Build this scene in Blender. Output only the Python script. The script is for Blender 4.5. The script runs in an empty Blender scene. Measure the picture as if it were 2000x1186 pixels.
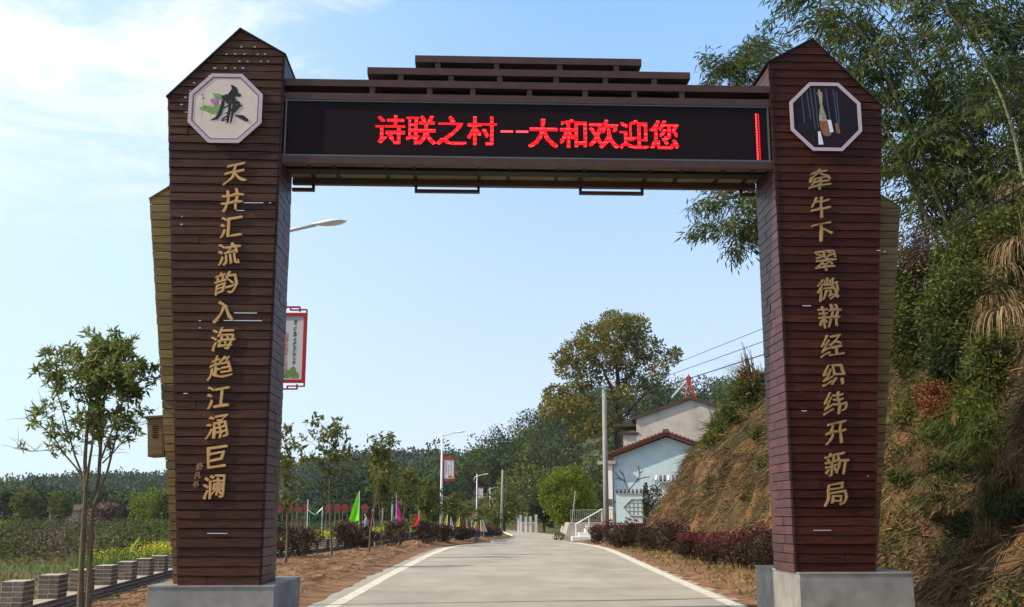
import bpy, bmesh, math, random
import numpy as np
from mathutils import Vector, Matrix, noise
from mathutils.bvhtree import BVHTree

R = math.radians
C = bpy.context.scene.collection
SC = bpy.context.scene
random.seed(7)
rng = np.random.default_rng(7)

# ------------------------------------------------------------------ camera
EYE = 1.6
F = 2100.0
PITCH = math.atan(419 / F)
cam = bpy.data.cameras.new('camera')
cam.sensor_width = 36.0
cam.lens = 36.0 * F / 2000.0
cam.clip_start = 0.1
cam.clip_end = 6000
camo = bpy.data.objects.new('camera', cam)
camo.location = (0, 0, EYE)
camo.rotation_euler = (R(90) + PITCH, 0, 0)
C.objects.link(camo)
SC.camera = camo

# ------------------------------------------------------------------ light
SUN_EL, SUN_AZ = 36.0, 12.0        # light travels towards +X and a little +Y
w = bpy.data.worlds.new('World')
SC.world = w
w.use_nodes = True
nt = w.node_tree
nt.nodes.clear()
out = nt.nodes.new('ShaderNodeOutputWorld')
bg = nt.nodes.new('ShaderNodeBackground')
bg.inputs['Strength'].default_value = 0.15
sky = nt.nodes.new('ShaderNodeTexSky')
sky.sky_type = 'NISHITA'
sky.sun_disc = False
sky.sun_elevation = R(SUN_EL)
sky.sun_rotation = R(270 - SUN_AZ)
sky.air_density = 1.0
sky.dust_density = 1.2
sky.ozone_density = 2.0
# thin high cloud mixed over the sky
tc = nt.nodes.new('ShaderNodeTexCoord')
sep = nt.nodes.new('ShaderNodeSeparateXYZ')
nt.links.new(tc.outputs['Generated'], sep.inputs[0])
def wmath(op, a, b=None, clamp=False):
    n = nt.nodes.new('ShaderNodeMath'); n.operation = op; n.use_clamp = clamp
    for k, v in enumerate((a, b)):
        if v is None: continue
        if isinstance(v, (int, float)): n.inputs[k].default_value = v
        else: nt.links.new(v, n.inputs[k])
    return n.outputs[0]
zc = wmath('MAXIMUM', sep.outputs[2], 0.04)
px_ = wmath('DIVIDE', sep.outputs[0], zc)
py_ = wmath('DIVIDE', sep.outputs[1], zc)
comb = nt.nodes.new('ShaderNodeCombineXYZ')
nt.links.new(px_, comb.inputs[0]); nt.links.new(py_, comb.inputs[1])
def wnoise(scale, detail, off, dist=0.0):
    m = nt.nodes.new('ShaderNodeMapping'); m.inputs['Location'].default_value = off
    nt.links.new(comb.outputs[0], m.inputs[0])
    n = nt.nodes.new('ShaderNodeTexNoise'); n.inputs['Scale'].default_value = scale
    n.inputs['Detail'].default_value = detail; n.inputs['Roughness'].default_value = 0.62
    n.inputs['Distortion'].default_value = dist
    nt.links.new(m.outputs[0], n.inputs['Vector'])
    return n.outputs[0]
fine = wnoise(3.2, 8, (3.1, 1.7, 0), 0.5)
coarse = wnoise(0.55, 3, (-2.2, 5.3, 0))
# cloud bank lies towards the left of the view and overhead
side = wmath('MULTIPLY', px_, -0.42)
side = wmath('ADD', side, wmath('MULTIPLY', wmath('SUBTRACT', sep.outputs[2], 0.36), 0.9))
cov = wmath('ADD', wmath('MULTIPLY', fine, 0.9), wmath('MULTIPLY', coarse, 0.45))
cov = wmath('ADD', cov, wmath('MAXIMUM', wmath('MINIMUM', side, 0.34), -0.4))
cl = nt.nodes.new('ShaderNodeMapRange'); cl.interpolation_type = 'SMOOTHSTEP'
nt.links.new(cov, cl.inputs[0])
cl.inputs['From Min'].default_value = 0.84; cl.inputs['From Max'].default_value = 1.16
cl.inputs['To Min'].default_value = 0.0; cl.inputs['To Max'].default_value = 0.85
cmix = nt.nodes.new('ShaderNodeMixRGB')
cmix.inputs[2].default_value = (6.9, 7.1, 7.1, 1)
ch = nt.nodes.new('ShaderNodeMapRange'); ch.interpolation_type = 'SMOOTHSTEP'; nt.links.new(sep.outputs[2], ch.inputs[0])
ch.inputs['From Min'].default_value = 0.20; ch.inputs['From Max'].default_value = 0.40
nt.links.new(wmath('MULTIPLY', cl.outputs[0], ch.outputs[0]), cmix.inputs[0])
# pale milky air: nearly white at the horizon, clearer blue higher up, brightest on the sun's side
el = nt.nodes.new('ShaderNodeMapRange'); nt.links.new(sep.outputs[2], el.inputs[0])
el.inputs['From Min'].default_value = 0.0; el.inputs['From Max'].default_value = 0.50
grad = nt.nodes.new('ShaderNodeMixRGB')
grad.inputs[1].default_value = (5.3, 6.1, 6.9, 1); grad.inputs[2].default_value = (1.75, 3.7, 6.9, 1)
nt.links.new(el.outputs[0], grad.inputs[0])
ss = nt.nodes.new('ShaderNodeMapRange'); ss.interpolation_type = 'SMOOTHSTEP'
nt.links.new(sep.outputs[0], ss.inputs[0])
ss.inputs['From Min'].default_value = 0.10; ss.inputs['From Max'].default_value = -0.50
ss.inputs['To Min'].default_value = 0.0; ss.inputs['To Max'].default_value = 0.8
smix = nt.nodes.new('ShaderNodeMixRGB'); smix.inputs[2].default_value = (5.1, 6.6, 7.1, 1)
nt.links.new(ss.outputs[0], smix.inputs[0]); nt.links.new(grad.outputs[0], smix.inputs[1])
vmix = nt.nodes.new('ShaderNodeMixRGB'); vmix.inputs[0].default_value = 0.88
nt.links.new(sky.outputs[0], vmix.inputs[1]); nt.links.new(smix.outputs[0], vmix.inputs[2])
nt.links.new(vmix.outputs[0], cmix.inputs[1])
nt.links.new(cmix.outputs[0], bg.inputs[0])
nt.links.new(bg.outputs[0], out.inputs[0])

sun = bpy.data.lights.new('sun', 'SUN')
sun.energy = 4.9
sun.angle = R(0.6)
sun.color = (1.0, 0.87, 0.68)
suno = bpy.data.objects.new('sun', sun)
d = Vector((math.cos(R(SUN_EL)) * math.cos(R(SUN_AZ)), math.cos(R(SUN_EL)) * math.sin(R(SUN_AZ)), -math.sin(R(SUN_EL))))
suno.rotation_euler = d.to_track_quat('-Z', 'Y').to_euler()
suno.location = (-20, 0, 30)
C.objects.link(suno)

SC.view_settings.view_transform = 'Standard'
SC.view_settings.look = 'None'
SC.view_settings.gamma = 1
SC.view_settings.use_curve_mapping = False
SC.view_settings.exposure = 0.12
SC.render.engine = 'CYCLES'
SC.cycles.max_bounces = 5
SC.cycles.diffuse_bounces = 3
SC.cycles.glossy_bounces = 2
SC.cycles.transmission_bounces = 3
SC.cycles.transparent_max_bounces = 4
SC.cycles.volume_bounces = 0
SC.cycles.volume_step_rate = 10
SC.cycles.use_denoising = True

HAZE = 0.00013
# ------------------------------------------------------------------ measuring helpers
_c, _s = math.cos(PITCH), math.sin(PITCH)
def ray(px, py):
    a = (px - 1000) / F; b = (593 - py) / F
    return Vector((a, _c - _s * b, _s + _c * b))
def at(px, py, Y):
    r = ray(px, py); t = Y / r.y
    return Vector((t * r.x, Y, EYE + t * r.z))
def on_ground(px, py, z=0.0):
    r = ray(px, py); t = (z - EYE) / r.z
    return Vector((t * r.x, t * r.y, z))

# ------------------------------------------------------------------ materials
def mat(name, col=(.5, .5, .5), rough=.8, spec=.3, col2=None, scale=5.0, stretch=(1, 1, 1), detail=4,
        bump=0.0, bscale=None, vary=0.0, island=False, metal=0.0, coat=0.0, emit=None, estr=0.0,
        lo=.35, hi=.65, col3=None, trans=0.0):
    m = bpy.data.materials.new(name); m.use_nodes = True
    t = m.node_tree; N = t.nodes; L = t.links
    p = N['Principled BSDF']
    p.inputs['Roughness'].default_value = rough
    p.inputs['Specular IOR Level'].default_value = spec
    p.inputs['Metallic'].default_value = metal
    p.inputs['Coat Weight'].default_value = coat
    p.inputs['Coat Roughness'].default_value = 0.25
    src = None
    tcn = N.new('ShaderNodeTexCoord'); mp = N.new('ShaderNodeMapping')
    mp.inputs['Scale'].default_value = stretch
    L.new(tcn.outputs['Object'], mp.inputs[0])
    if col2 is not None:
        nz = N.new('ShaderNodeTexNoise'); nz.inputs['Scale'].default_value = scale
        nz.inputs['Detail'].default_value = detail; nz.inputs['Roughness'].default_value = .6
        L.new(mp.outputs[0], nz.inputs['Vector'])
        rp = N.new('ShaderNodeValToRGB')
        rp.color_ramp.elements[0].position = lo; rp.color_ramp.elements[0].color = (*col, 1)
        rp.color_ramp.elements[1].position = hi; rp.color_ramp.elements[1].color = (*col2, 1)
        if col3 is not None:
            e = rp.color_ramp.elements.new((lo + hi) / 2); e.color = (*col3, 1)
        L.new(nz.outputs[0], rp.inputs[0]); src = rp.outputs[0]
    if vary > 0:
        if island:
            g = N.new('ShaderNodeNewGeometry'); rnd = g.outputs['Random Per Island']
        else:
            oi = N.new('ShaderNodeObjectInfo'); rnd = oi.outputs['Random']
        mr = N.new('ShaderNodeMapRange'); L.new(rnd, mr.inputs[0])
        mr.inputs['To Min'].default_value = 1 - vary; mr.inputs['To Max'].default_value = 1 + vary
        hs = N.new('ShaderNodeHueSaturation')
        if src is not None: L.new(src, hs.inputs['Color'])
        else: hs.inputs['Color'].default_value = (*col, 1)
        L.new(mr.outputs[0], hs.inputs['Value'])
        mh = N.new('ShaderNodeMath'); mh.operation = 'MULTIPLY_ADD'
        L.new(rnd, mh.inputs[0]); mh.inputs[1].default_value = .05 if island else .008; mh.inputs[2].default_value = .48 if island else .496
        L.new(mh.outputs[0], hs.inputs['Hue'])
        src = hs.outputs[0]
    if src is not None: L.new(src, p.inputs['Base Color'])
    else: p.inputs['Base Color'].default_value = (*col, 1)
    if bump > 0:
        bn = N.new('ShaderNodeTexNoise'); bn.inputs['Scale'].default_value = bscale or scale * 3
        bn.inputs['Detail'].default_value = 6
        L.new(mp.outputs[0], bn.inputs['Vector'])
        b = N.new('ShaderNodeBump'); b.inputs['Strength'].default_value = bump; b.inputs['Distance'].default_value = .03
        L.new(bn.outputs[0], b.inputs['Height']); L.new(b.outputs[0], p.inputs['Normal'])
    if emit is not None:
        p.inputs['Emission Color'].default_value = (*emit, 1)
        p.inputs['Emission Strength'].default_value = estr
    if trans > 0:
        tr = N.new('ShaderNodeBsdfTranslucent'); mx = N.new('ShaderNodeMixShader')
        mx.inputs[0].default_value = trans
        if src is not None: L.new(src, tr.inputs[0])
        else: tr.inputs[0].default_value = (*col, 1)
        L.new(p.outputs[0], mx.inputs[1]); L.new(tr.outputs[0], mx.inputs[2])
        L.new(mx.outputs[0], N['Material Output'].inputs[0])
    return m

def leafmat(name, a, b, vary=.35, trans=.3, scale=1.2):
    return mat(name, a, .62, .14, b, scale=scale, detail=3, vary=vary, island=True, trans=trans)

M = {}
M['wood'] = mat('brown_board', (.034, .0135, .0085), .5, .12, (.074, .029, .018), scale=3, stretch=(1, 6, 14), bump=.25, bscale=12, vary=.22)
M['wood_red'] = mat('maroon_board', (.030, .0078, .0046), .5, .10, (.066, .0175, .0105), scale=3, stretch=(1, 6, 14), bump=.25, bscale=12, vary=.25)
M['wood_side'] = mat('brown_side_board', (.045, .013, .014), .45, .28, (.095, .029, .031), scale=3, stretch=(6, 1, 14), bump=.25, bscale=12, vary=.3)
M['ochre'] = mat('ochre_board', (.13, .080, .030), .6, .2, (.21, .135, .055), scale=3, stretch=(1, 6, 12), bump=.2, vary=.25)
M['core'] = mat('dark_backing', (.008, .006, .005), .8, .1)
M['steel'] = mat('brown_painted_steel', (.060, .027, .022), .5, .25, (.078, .036, .030), scale=6, bump=.05)
M['dark_panel'] = mat('black_panel', (.010, .007, .007), .6, .2)
M['soffit'] = mat('olive_soffit_panel', (.16, .14, .075), .7, .2, (.30, .27, .15), scale=1.5)
M['screen'] = mat('led_panel', (.010, .005, .0065), .6, .08, (.015, .007, .009), scale=40)
M['screen_rim'] = mat('aluminium_rim', (.10, .12, .12), .4, .5, metal=.4)
M['led'] = mat('lit_led', (.2, .0, .0), .5, .3, emit=(1, .004, .008), estr=1.9)
M['led_hot'] = mat('bright_led', (.3, .01, .01), .5, .3, emit=(1, .055, .075), estr=2.2)
M['gold'] = mat('gilt_wood', (.48, .27, .09), .45, .4, (.58, .34, .13), scale=8, bump=.1)
M['gold_shaded'] = mat('shaded_gilt_wood', (.27, .165, .06), .4, .4, (.36, .22, .09), scale=8, bump=.1)  # darker copy of the gilt, right pillar's shade put into its colour
M['ivory'] = mat('cream_print', (.62, .48, .42), .7, .2, (.68, .54, .48), scale=7)
M['lilac'] = mat('lilac_trim', (.50, .37, .42), .6, .3)
M['lilac_line'] = mat('grey_violet_line', (.16, .11, .15), .6, .2)
M['ink'] = mat('black_ink', (.022, .022, .024), .7, .2)
M['lotus_leaf'] = mat('lotus_green', (.12, .22, .05), .7, .2, (.25, .38, .16), scale=30)
M['lotus_pink'] = mat('lotus_pink', (.60, .25, .48), .7, .2, (.30, .06, .22), scale=30)
M['photo_dark'] = mat('dark_photo_ground', (.008, .012, .020), .6, .1, (.026, .012, .018), scale=5)
M['photo_blue'] = mat('slate_blue_print', (.045, .06, .10), .4, .4)
M['photo_brown'] = mat('amber_print', (.30, .13, .045), .5, .3, (.17, .07, .03), scale=14)
M['photo_cream'] = mat('cream_bottle_print', (.42, .36, .26), .5, .3, (.20, .17, .10), scale=18)
M['photo_white'] = mat('pale_print', (.72, .68, .78), .5, .3)
M['metal_bright'] = mat('bright_metal_strip', (.6, .62, .66), .3, .6, metal=.5)
M['granite'] = mat('grey_granite', (.19, .182, .17), .7, .15, (.31, .30, .28), scale=2.2, detail=12, bump=.15, bscale=60, vary=.05)
M['granite_top'] = M['granite']
M['brick'] = mat('grey_brown_brick', (.10, .080, .062), .9, .1, (.20, .16, .125), scale=9, bump=.5, bscale=40, vary=.25)
M['mortar'] = mat('pale_mortar', (.40, .34, .27), .95, .1, (.52, .44, .36), scale=12, bump=.5, bscale=40)
M['soil'] = mat('red_brown_soil', (.12, .060, .032), .95, .1, (.28, .150, .080), scale=1.3, detail=9, bump=.8, bscale=18, col3=(.22, .118, .06))
M['grass_ground'] = mat('field_ground', (.055, .075, .022), .95, .1, (.16, .13, .06), scale=.12, detail=9, bump=.6, bscale=3, col3=(.085, .095, .033))
M['white_post'] = mat('white_paint', (.78, .76, .72), .5, .4, (.70, .69, .66), scale=4)
M['lamp_white'] = mat('white_lamp_paint', (.80, .81, .83), .3, .5)
M['lamp_dark'] = mat('blue_grey_lens', (.10, .13, .22), .2, .6)
M['red'] = mat('red_paint', (.50, .03, .035), .5, .3)
M['red_dark'] = mat('dark_red_paint', (.30, .025, .03), .5, .3)
M['bannerwhite'] = mat('white_banner_print', (.66, .68, .72), .6, .3, (.58, .66, .72), scale=3)
M['concrete'] = mat('weathered_concrete', (.27, .25, .22), .9, .2, (.40, .37, .33), scale=2, detail=9, bump=.2)
M['pole'] = mat('concrete_pole', (.24, .22, .20), .85, .2, (.33, .31, .28), scale=2, stretch=(3, 3, .5))
M['wire'] = mat('black_wire', (.02, .02, .022), .6, .2)
M['bark'] = mat('pale_brown_bark', (.10, .075, .045), .9, .1, (.19, .14, .09), scale=12, stretch=(3, 3, .6), bump=.4)
M['bark_dark'] = mat('dark_bark', (.035, .026, .02), .9, .1, (.075, .055, .04), scale=6, bump=.4)
M['bamboo'] = mat('bamboo_culm', (.09, .10, .045), .55, .2, (.19, .18, .09), scale=3, stretch=(3, 3, .6), vary=.3)
M['blue_wall'] = mat('pale_blue_render', (.48, .59, .62), .9, .2, (.57, .66, .69), scale=1.2, detail=8)
M['beige_wall'] = mat('stained_beige_render', (.40, .355, .31), .95, .2, (.55, .49, .43), scale=.7, detail=9, col3=(.50, .44, .39))
M['white_wall'] = mat('white_render', (.78, .75, .70), .9, .2, (.70, .67, .62), scale=2)
M['roof_red'] = mat('red_brown_tile', (.12, .042, .034), .8, .1, (.19, .065, .05), scale=4, vary=.15)
M['roof_dark'] = mat('dark_roof_tile', (.05, .035, .03), .8, .2, (.09, .06, .05), scale=4, vary=.2)
M['tile_grey'] = mat('grey_cap_tile', (.06, .065, .07), .7, .2, (.14, .14, .15), scale=6, vary=.3)
M['mural'] = mat('grey_brown_mural_paint', (.16, .13, .13), .9, .1)
M['ledge'] = mat('olive_plaster', (.30, .27, .18), .9, .1)
M['glass'] = mat('dark_window', (.02, .022, .025), .15, .6)
M['skin'] = mat('skin', (.45, .26, .18), .6, .3)
M['hair'] = mat('black_hair', (.012, .01, .01), .6, .3)
M['cloth_lilac'] = mat('pale_lilac_cloth', (.42, .34, .48), .8, .1)
M['cloth_grey'] = mat('pale_grey_trousers', (.42, .44, .46), .8, .1)
M['cloth_blue'] = mat('indigo_cloth', (.07, .06, .19), .8, .1)
M['cloth_pink'] = mat('pink_cloth', (.50, .16, .18), .8, .1)
FL = {'green': (.20, .75, .02), 'pink': (.75, .04, .32), 'dark red': (.33, .015, .03), 'red': (.72, .02, .02),
      'lime': (.28, .75, .05), 'yellow': (.80, .66, .03), 'pale blue': (.42, .55, .75), 'deep green': (.05, .35, .08),
      'orange': (.85, .40, .03), 'rose': (.60, .10, .14)}
for k, v in FL.items():
    M['flag_' + k] = mat('flag_' + k.replace(' ', '_'), v, .7, .2, trans=.3)
# leaves
M['lf_young'] = leafmat('glossy_green_leaf', (.11, .15, .035), (.28, .29, .09), .45, .40)
M['lf_verge'] = leafmat('roadside_tree_leaf', (.085, .105, .02), (.19, .19, .04), .4)
M['lf_round'] = leafmat('fresh_green_leaf', (.095, .135, .012), (.24, .27, .03), .45)
M['lf_big'] = leafmat('olive_camphor_leaf', (.125, .115, .025), (.24, .20, .045), .35, scale=.5)
M['lf_forest'] = leafmat('forest_leaf', (.024, .044, .012), (.080, .105, .024), .5, .22, scale=.12)
M['lf_far'] = leafmat('far_forest_leaf', (.022, .040, .018), (.050, .075, .030), .4, .15, scale=.03)
M['lf_bamboo'] = leafmat('bamboo_leaf', (.034, .058, .020), (.125, .140, .028), .5, .34, scale=.22)
M['lf_shrub'] = leafmat('olive_shrub_leaf', (.060, .072, .015), (.14, .15, .035), .45, scale=1.0)
M['lf_dark'] = leafmat('dark_green_leaf', (.022, .035, .012), (.055, .070, .02), .4)
M['lf_plum'] = leafmat('plum_hedge_leaf', (.034, .020, .016), (.085, .055, .034), .45, .2)
M['lf_redtip'] = leafmat('red_hedge_tip', (.11, .022, .026), (.20, .045, .048), .4, .25)
M['lf_rust'] = leafmat('rust_leaf', (.14, .045, .02), (.26, .09, .04), .4)
M['lf_twig'] = leafmat('pinkish_brown_leaf', (.13, .07, .055), (.24, .14, .11), .4)
M['dry'] = leafmat('dry_grass', (.15, .095, .048), (.31, .20, .10), .45, .2)
M['root'] = leafmat('dark_root', (.035, .024, .016), (.10, .062, .035), .45, .05)
M['reed'] = leafmat('dry_reed', (.22, .14, .075), (.40, .27, .15), .4, .2)
M['grass'] = leafmat('grass_blade', (.075, .11, .022), (.16, .19, .04), .4, .3)
M['rape_green'] = leafmat('field_crop_stem', (.09, .14, .03), (.17, .21, .05), .35, .3)
M['rape_yellow'] = leafmat('yellow_blossom', (.55, .45, .02), (.70, .60, .04), .25, .3)
M['scrub'] = leafmat('scrub_leaf', (.030, .050, .013), (.095, .115, .026), .5, .25, scale=.3)

# road: pale worn concrete
m = mat('worn_concrete_road', (.33, .285, .225), .9, .2, (.43, .375, .30), scale=.55, stretch=(1, .35, 1), detail=10, bump=.12, bscale=40)
M['road'] = m
M['line'] = mat('worn_cream_road_paint', (.42, .37, .29), .8, .2, (.66, .60, .48), scale=3.5, lo=.30, hi=.55, detail=8, bump=.1)
# bank: orange clay breaking through dry litter
m = mat('clay_bank', (.055, .038, .020), .95, .1, (.33, .155, .062), scale=.55, detail=12, bump=1.0, bscale=5, lo=.34, hi=.70, col3=(.125, .075, .038))
m.node_tree.nodes['Bump'].inputs['Distance'].default_value = .25
M['bank'] = m

# ------------------------------------------------------------------ object helpers
def link(name, me, parent=None, loc=None):
    o = bpy.data.objects.new(name, me); C.objects.link(o)
    if parent is not None: o.parent = parent
    if loc is not None: o.location = loc
    return o
def tag(o, label=None, cat=None, group=None, kind=None):
    if label: o['label'] = label
    if cat: o['category'] = cat
    if group: o['group'] = group
    if kind: o['kind'] = kind
    return o
def thing(name, label, cat, loc=(0, 0, 0), rz=0, group=None):
    o = bpy.data.objects.new(name, None); C.objects.link(o)
    o.location = loc; o.rotation_euler = (0, 0, rz)
    return tag(o, label, cat, group)
def copy_tree(o, parent=None):
    c = o.copy(); C.objects.link(c)
    if parent is not None: c.parent = parent
    for ch in list(o.children): copy_tree(ch, c)
    return c

class MB:
    def __init__(s): s.v = []; s.f = []; s.mi = []
    def face(s, idx, mi=0): s.f.append(tuple(idx)); s.mi.append(mi)
    def box(s, x0, x1, y0, y1, z0, z1, mi=0, mtx=None):
        b = len(s.v)
        p = [(x0, y0, z0), (x1, y0, z0), (x1, y1, z0), (x0, y1, z0), (x0, y0, z1), (x1, y0, z1), (x1, y1, z1), (x0, y1, z1)]
        if mtx is not None: p = [tuple(mtx @ Vector(q)) for q in p]
        s.v += p
        for q in ((0, 3, 2, 1), (4, 5, 6, 7), (0, 1, 5, 4), (1, 2, 6, 5), (2, 3, 7, 6), (3, 0, 4, 7)): s.face([b + i for i in q], mi)
        return s
    def extrude_y(s, poly, y0, y1, mi=0):           # polygon in x,z
        b = len(s.v); n = len(poly)
        s.v += [(x, y0, z) for x, z in poly] + [(x, y1, z) for x, z in poly]
        s.face([b + i for i in range(n)], mi); s.face([b + n + i for i in reversed(range(n))], mi)
        for i in range(n):
            j = (i + 1) % n
            s.face((b + j, b + i, b + n + i, b + n + j), mi)
        return s
    def extrude_x(s, poly, x0, x1, mi=0):           # polygon in y,z
        b = len(s.v); n = len(poly)
        s.v += [(x0, y, z) for y, z in poly] + [(x1, y, z) for y, z in poly]
        s.face([b + i for i in range(n)], mi); s.face([b + n + i for i in reversed(range(n))], mi)
        for i in range(n):
            j = (i + 1) % n
            s.face((b + j, b + i, b + n + i, b + n + j), mi)
        return s
    def tube(s, pts, rad, n=6, mi=0):
        pts = [Vector(p) for p in pts]
        if not hasattr(rad, '__len__'): rad = [rad] * len(pts)
        b = len(s.v)
        for i, p in enumerate(pts):
            t = (pts[min(i + 1, len(pts) - 1)] - pts[max(i - 1, 0)]).normalized()
            a = t.cross(Vector((0, 0, 1)))
            if a.length < .05: a = t.cross(Vector((1, 0, 0)))
            a.normalize(); c = t.cross(a)
            for k in range(n):
                q = p + (a * math.cos(2 * math.pi * k / n) + c * math.sin(2 * math.pi * k / n)) * rad[i]
                s.v.append(tuple(q))
        for i in range(len(pts) - 1):
            for k in range(n):
                k2 = (k + 1) % n
                s.face((b + i * n + k, b + i * n + k2, b + (i + 1) * n + k2, b + (i + 1) * n + k), mi)
        s.face([b + k for k in reversed(range(n))], mi)
        s.face([b + (len(pts) - 1) * n + k for k in range(n)], mi)
        return s
    def mesh(s, name, mats, smooth=False):
        me = bpy.data.meshes.new(name); me.from_pydata(s.v, [], s.f)
        if not isinstance(mats, (list, tuple)): mats = [mats]
        for x in mats: me.materials.append(x)
        if len(mats) > 1: me.polygons.foreach_set('material_index', s.mi)
        bm = bmesh.new(); bm.from_mesh(me); bmesh.ops.recalc_face_normals(bm, faces=bm.faces); bm.to_mesh(me); bm.free()
        if smooth: me.polygons.foreach_set('use_smooth', [True] * len(me.polygons))
        me.update(); return me
    def build(s, name, mats, parent=None, loc=None, smooth=False):
        return link(name, s.mesh(name, mats, smooth), parent, loc)

def clip(poly, a, b, c):            # keep a*x + b*z <= c
    out = []
    for i in range(len(poly)):
        p, q = poly[i], poly[(i + 1) % len(poly)]
        dp = a * p[0] + b * p[1] - c; dq = a * q[0] + b * q[1] - c
        if dp <= 0: out.append(p)
        if (dp < 0) != (dq < 0) and abs(dp - dq) > 1e-9:
            t = dp / (dp - dq); out.append((p[0] + t * (q[0] - p[0]), p[1] + t * (q[1] - p[1])))
    return out

def leaves(name, cen, dirs, L, W, mats, parent=None, mi=None, fold=.25, loc=None):
    """cen Nx3 leaf bases, dirs Nx3, L and W arrays: folded rhombic leaves in one mesh."""
    n = len(cen)
    if n == 0: return None
    cen = np.asarray(cen, float); dirs = np.asarray(dirs, float)
    dirs /= np.linalg.norm(dirs, axis=1, keepdims=True) + 1e-9
    L = np.broadcast_to(L, n)[:, None]; W = np.broadcast_to(W, n)[:, None]
    r = rng.normal(size=(n, 3)); s = np.cross(dirs, r); s /= np.linalg.norm(s, axis=1, keepdims=True) + 1e-9
    up = np.cross(s, dirs)
    v = np.empty((n, 4, 3))
    v[:, 0] = cen; v[:, 2] = cen + dirs * L
    mid = cen + dirs * L * .45 + up * W * fold
    v[:, 1] = mid + s * W * .5; v[:, 3] = mid - s * W * .5
    b = np.arange(n) * 4
    tri = np.stack([b, b + 1, b + 2, b, b + 2, b + 3], 1).reshape(-1, 3)
    me = bpy.data.meshes.new(name)
    me.vertices.add(n * 4); me.vertices.foreach_set('co', v.reshape(-1))
    me.loops.add(n * 6); me.loops.foreach_set('vertex_index', tri.reshape(-1).astype(np.int32))
    me.polygons.add(n * 2)
    me.polygons.foreach_set('loop_start', np.arange(0, n * 6, 3, dtype=np.int32))
    me.polygons.foreach_set('loop_total', np.full(n * 2, 3, dtype=np.int32))
    if not isinstance(mats, (list, tuple)): mats = [mats]
    for x in mats: me.materials.append(x)
    if mi is not None: me.polygons.foreach_set('material_index', np.repeat(np.asarray(mi, np.int32), 2))
    me.update(calc_edges=True); me.validate()
    return link(name, me, parent, loc)

def blob_leaves(ell, n, L, W, droop=0.0, shell=.55):
    """points in a set of ellipsoids (cx,cy,cz,rx,ry,rz), denser near the surface"""
    ell = np.array(ell, float); vol = (ell[:, 3] * ell[:, 4] * ell[:, 5]) ** .75
    k = rng.choice(len(ell), n, p=vol / vol.sum())
    d = rng.normal(size=(n, 3)); d /= np.linalg.norm(d, axis=1, keepdims=True)
    r = shell + (1 - shell) * rng.random(n) ** .6
    r *= 1 + .10 * rng.normal(size=n)
    c = ell[k, :3] + d * ell[k, 3:] * r[:, None]
    dr = d + rng.normal(size=(n, 3)) * .7; dr[:, 2] -= droop
    return c, dr, L * rng.uniform(.6, 1.3, n), W * rng.uniform(.7, 1.3, n)

def lumpy(cx, cy, cz, rx, ry, rz, k, size=.38, flat=1.0):
    """ellipsoid broken up into k lumps on its surface"""
    out = [(cx, cy, cz, rx * .72, ry * .72, rz * .72)]
    for i in range(k):
        v = Vector((random.gauss(0, 1), random.gauss(0, 1), random.gauss(0, 1))).normalized()
        s = size * random.uniform(.6, 1.25)
        out.append((cx + v.x * rx * .78, cy + v.y * ry * .78, cz + v.z * rz * .78, rx * s, ry * s, rz * s * flat))
    return out

def sstep(a, b, x):
    t = max(0., min(1., (x - a) / (b - a))); return t * t * (3 - 2 * t)
def fbm(x, y, z=0, o=4): return noise.fractal(Vector((x, y, z)), 1.0, 2.0, o)

# ================================================================== SETTING
def interp(pts, t):
    if t <= pts[0][0]: return pts[0][1]
    for (a, x), (b, y) in zip(pts, pts[1:]):
        if t <= b: return x + (y - x) * (t - a) / (b - a)
    return pts[-1][1]

def grid(name, xs, ys, fz, material, kind='structure', smooth=True):
    nx, ny = len(xs), len(ys)
    v = [(x, y, fz(x, y)) for y in ys for x in xs]
    f = [(j * nx + i, j * nx + i + 1, (j + 1) * nx + i + 1, (j + 1) * nx + i) for j in range(ny - 1) for i in range(nx - 1)]
    me = bpy.data.meshes.new(name); me.from_pydata(v, [], f); me.materials.append(material)
    me.polygons.foreach_set('use_smooth', [smooth] * len(me.polygons)); me.update()
    return tag(link(name, me), kind=kind)

# road edge curves (metres), left and right, along Y
LEFT = [(-5, -3.1), (12, -3.25), (20, -3.38), (31, -3.61), (48, -3.80), (60, -3.70), (66, -3.23), (72, -2.0), (76, -.75), (84, -.15), (97, .14), (110, -.45), (125, -1.0), (140, -4), (160, -12)]
RIGHT = [(-5, 4.0), (12, 4.1), (20, 4.22), (33, 4.53), (50, 5.0), (58, 5.17), (64, 5.0), (70, 4.57), (76, 3.9), (80, 3.45), (90, 3.7), (97, 3.9), (104, 3.8), (112, 3.4), (125, 2.4), (140, 0), (160, -8)]
def lx(y): return interp(LEFT, y)
def rx(y): return interp(RIGHT, y)

def hill_z(x, y):
    """wooded hill behind the village, rising to the right"""
    h = 24 * sstep(-34, 24, x) ** 1.15 * (1 - .10 * sstep(22, 45, x)) * sstep(182, 262, y + .35 * max(0, x - 8))
    h += 4 * sstep(14, 70, x) * sstep(150, 250, y)
    h += 9 * sstep(-120, -40, x) * sstep(260, 420, y) * (1 - sstep(-20, 0, x))
    return h
def far_z(x, y):
    return 22 * sstep(420, 640, y) * (0.62 + .38 * math.sin(x * .0105 + 2.35) + .10 * math.sin(x * .045)) * (1 - .55 * sstep(-90, 120, x))
def base_z(x, y):
    z = 0.0
    if x < -9.5: z -= .35 * sstep(-9.5, -14, x) if False else .35 * (1 - sstep(-14, -9.5, x))
    if x < -9.5: z += .10 * fbm(x * .2, y * .2)
    z += .55 * sstep(64, 80, y) * (1 - sstep(-22, -14, x))
    return z
def ground_z(x, y):
    return base_z(x, y) + hill_z(x, y) + (far_z(x, y) if y > 420 else 0)

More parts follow.
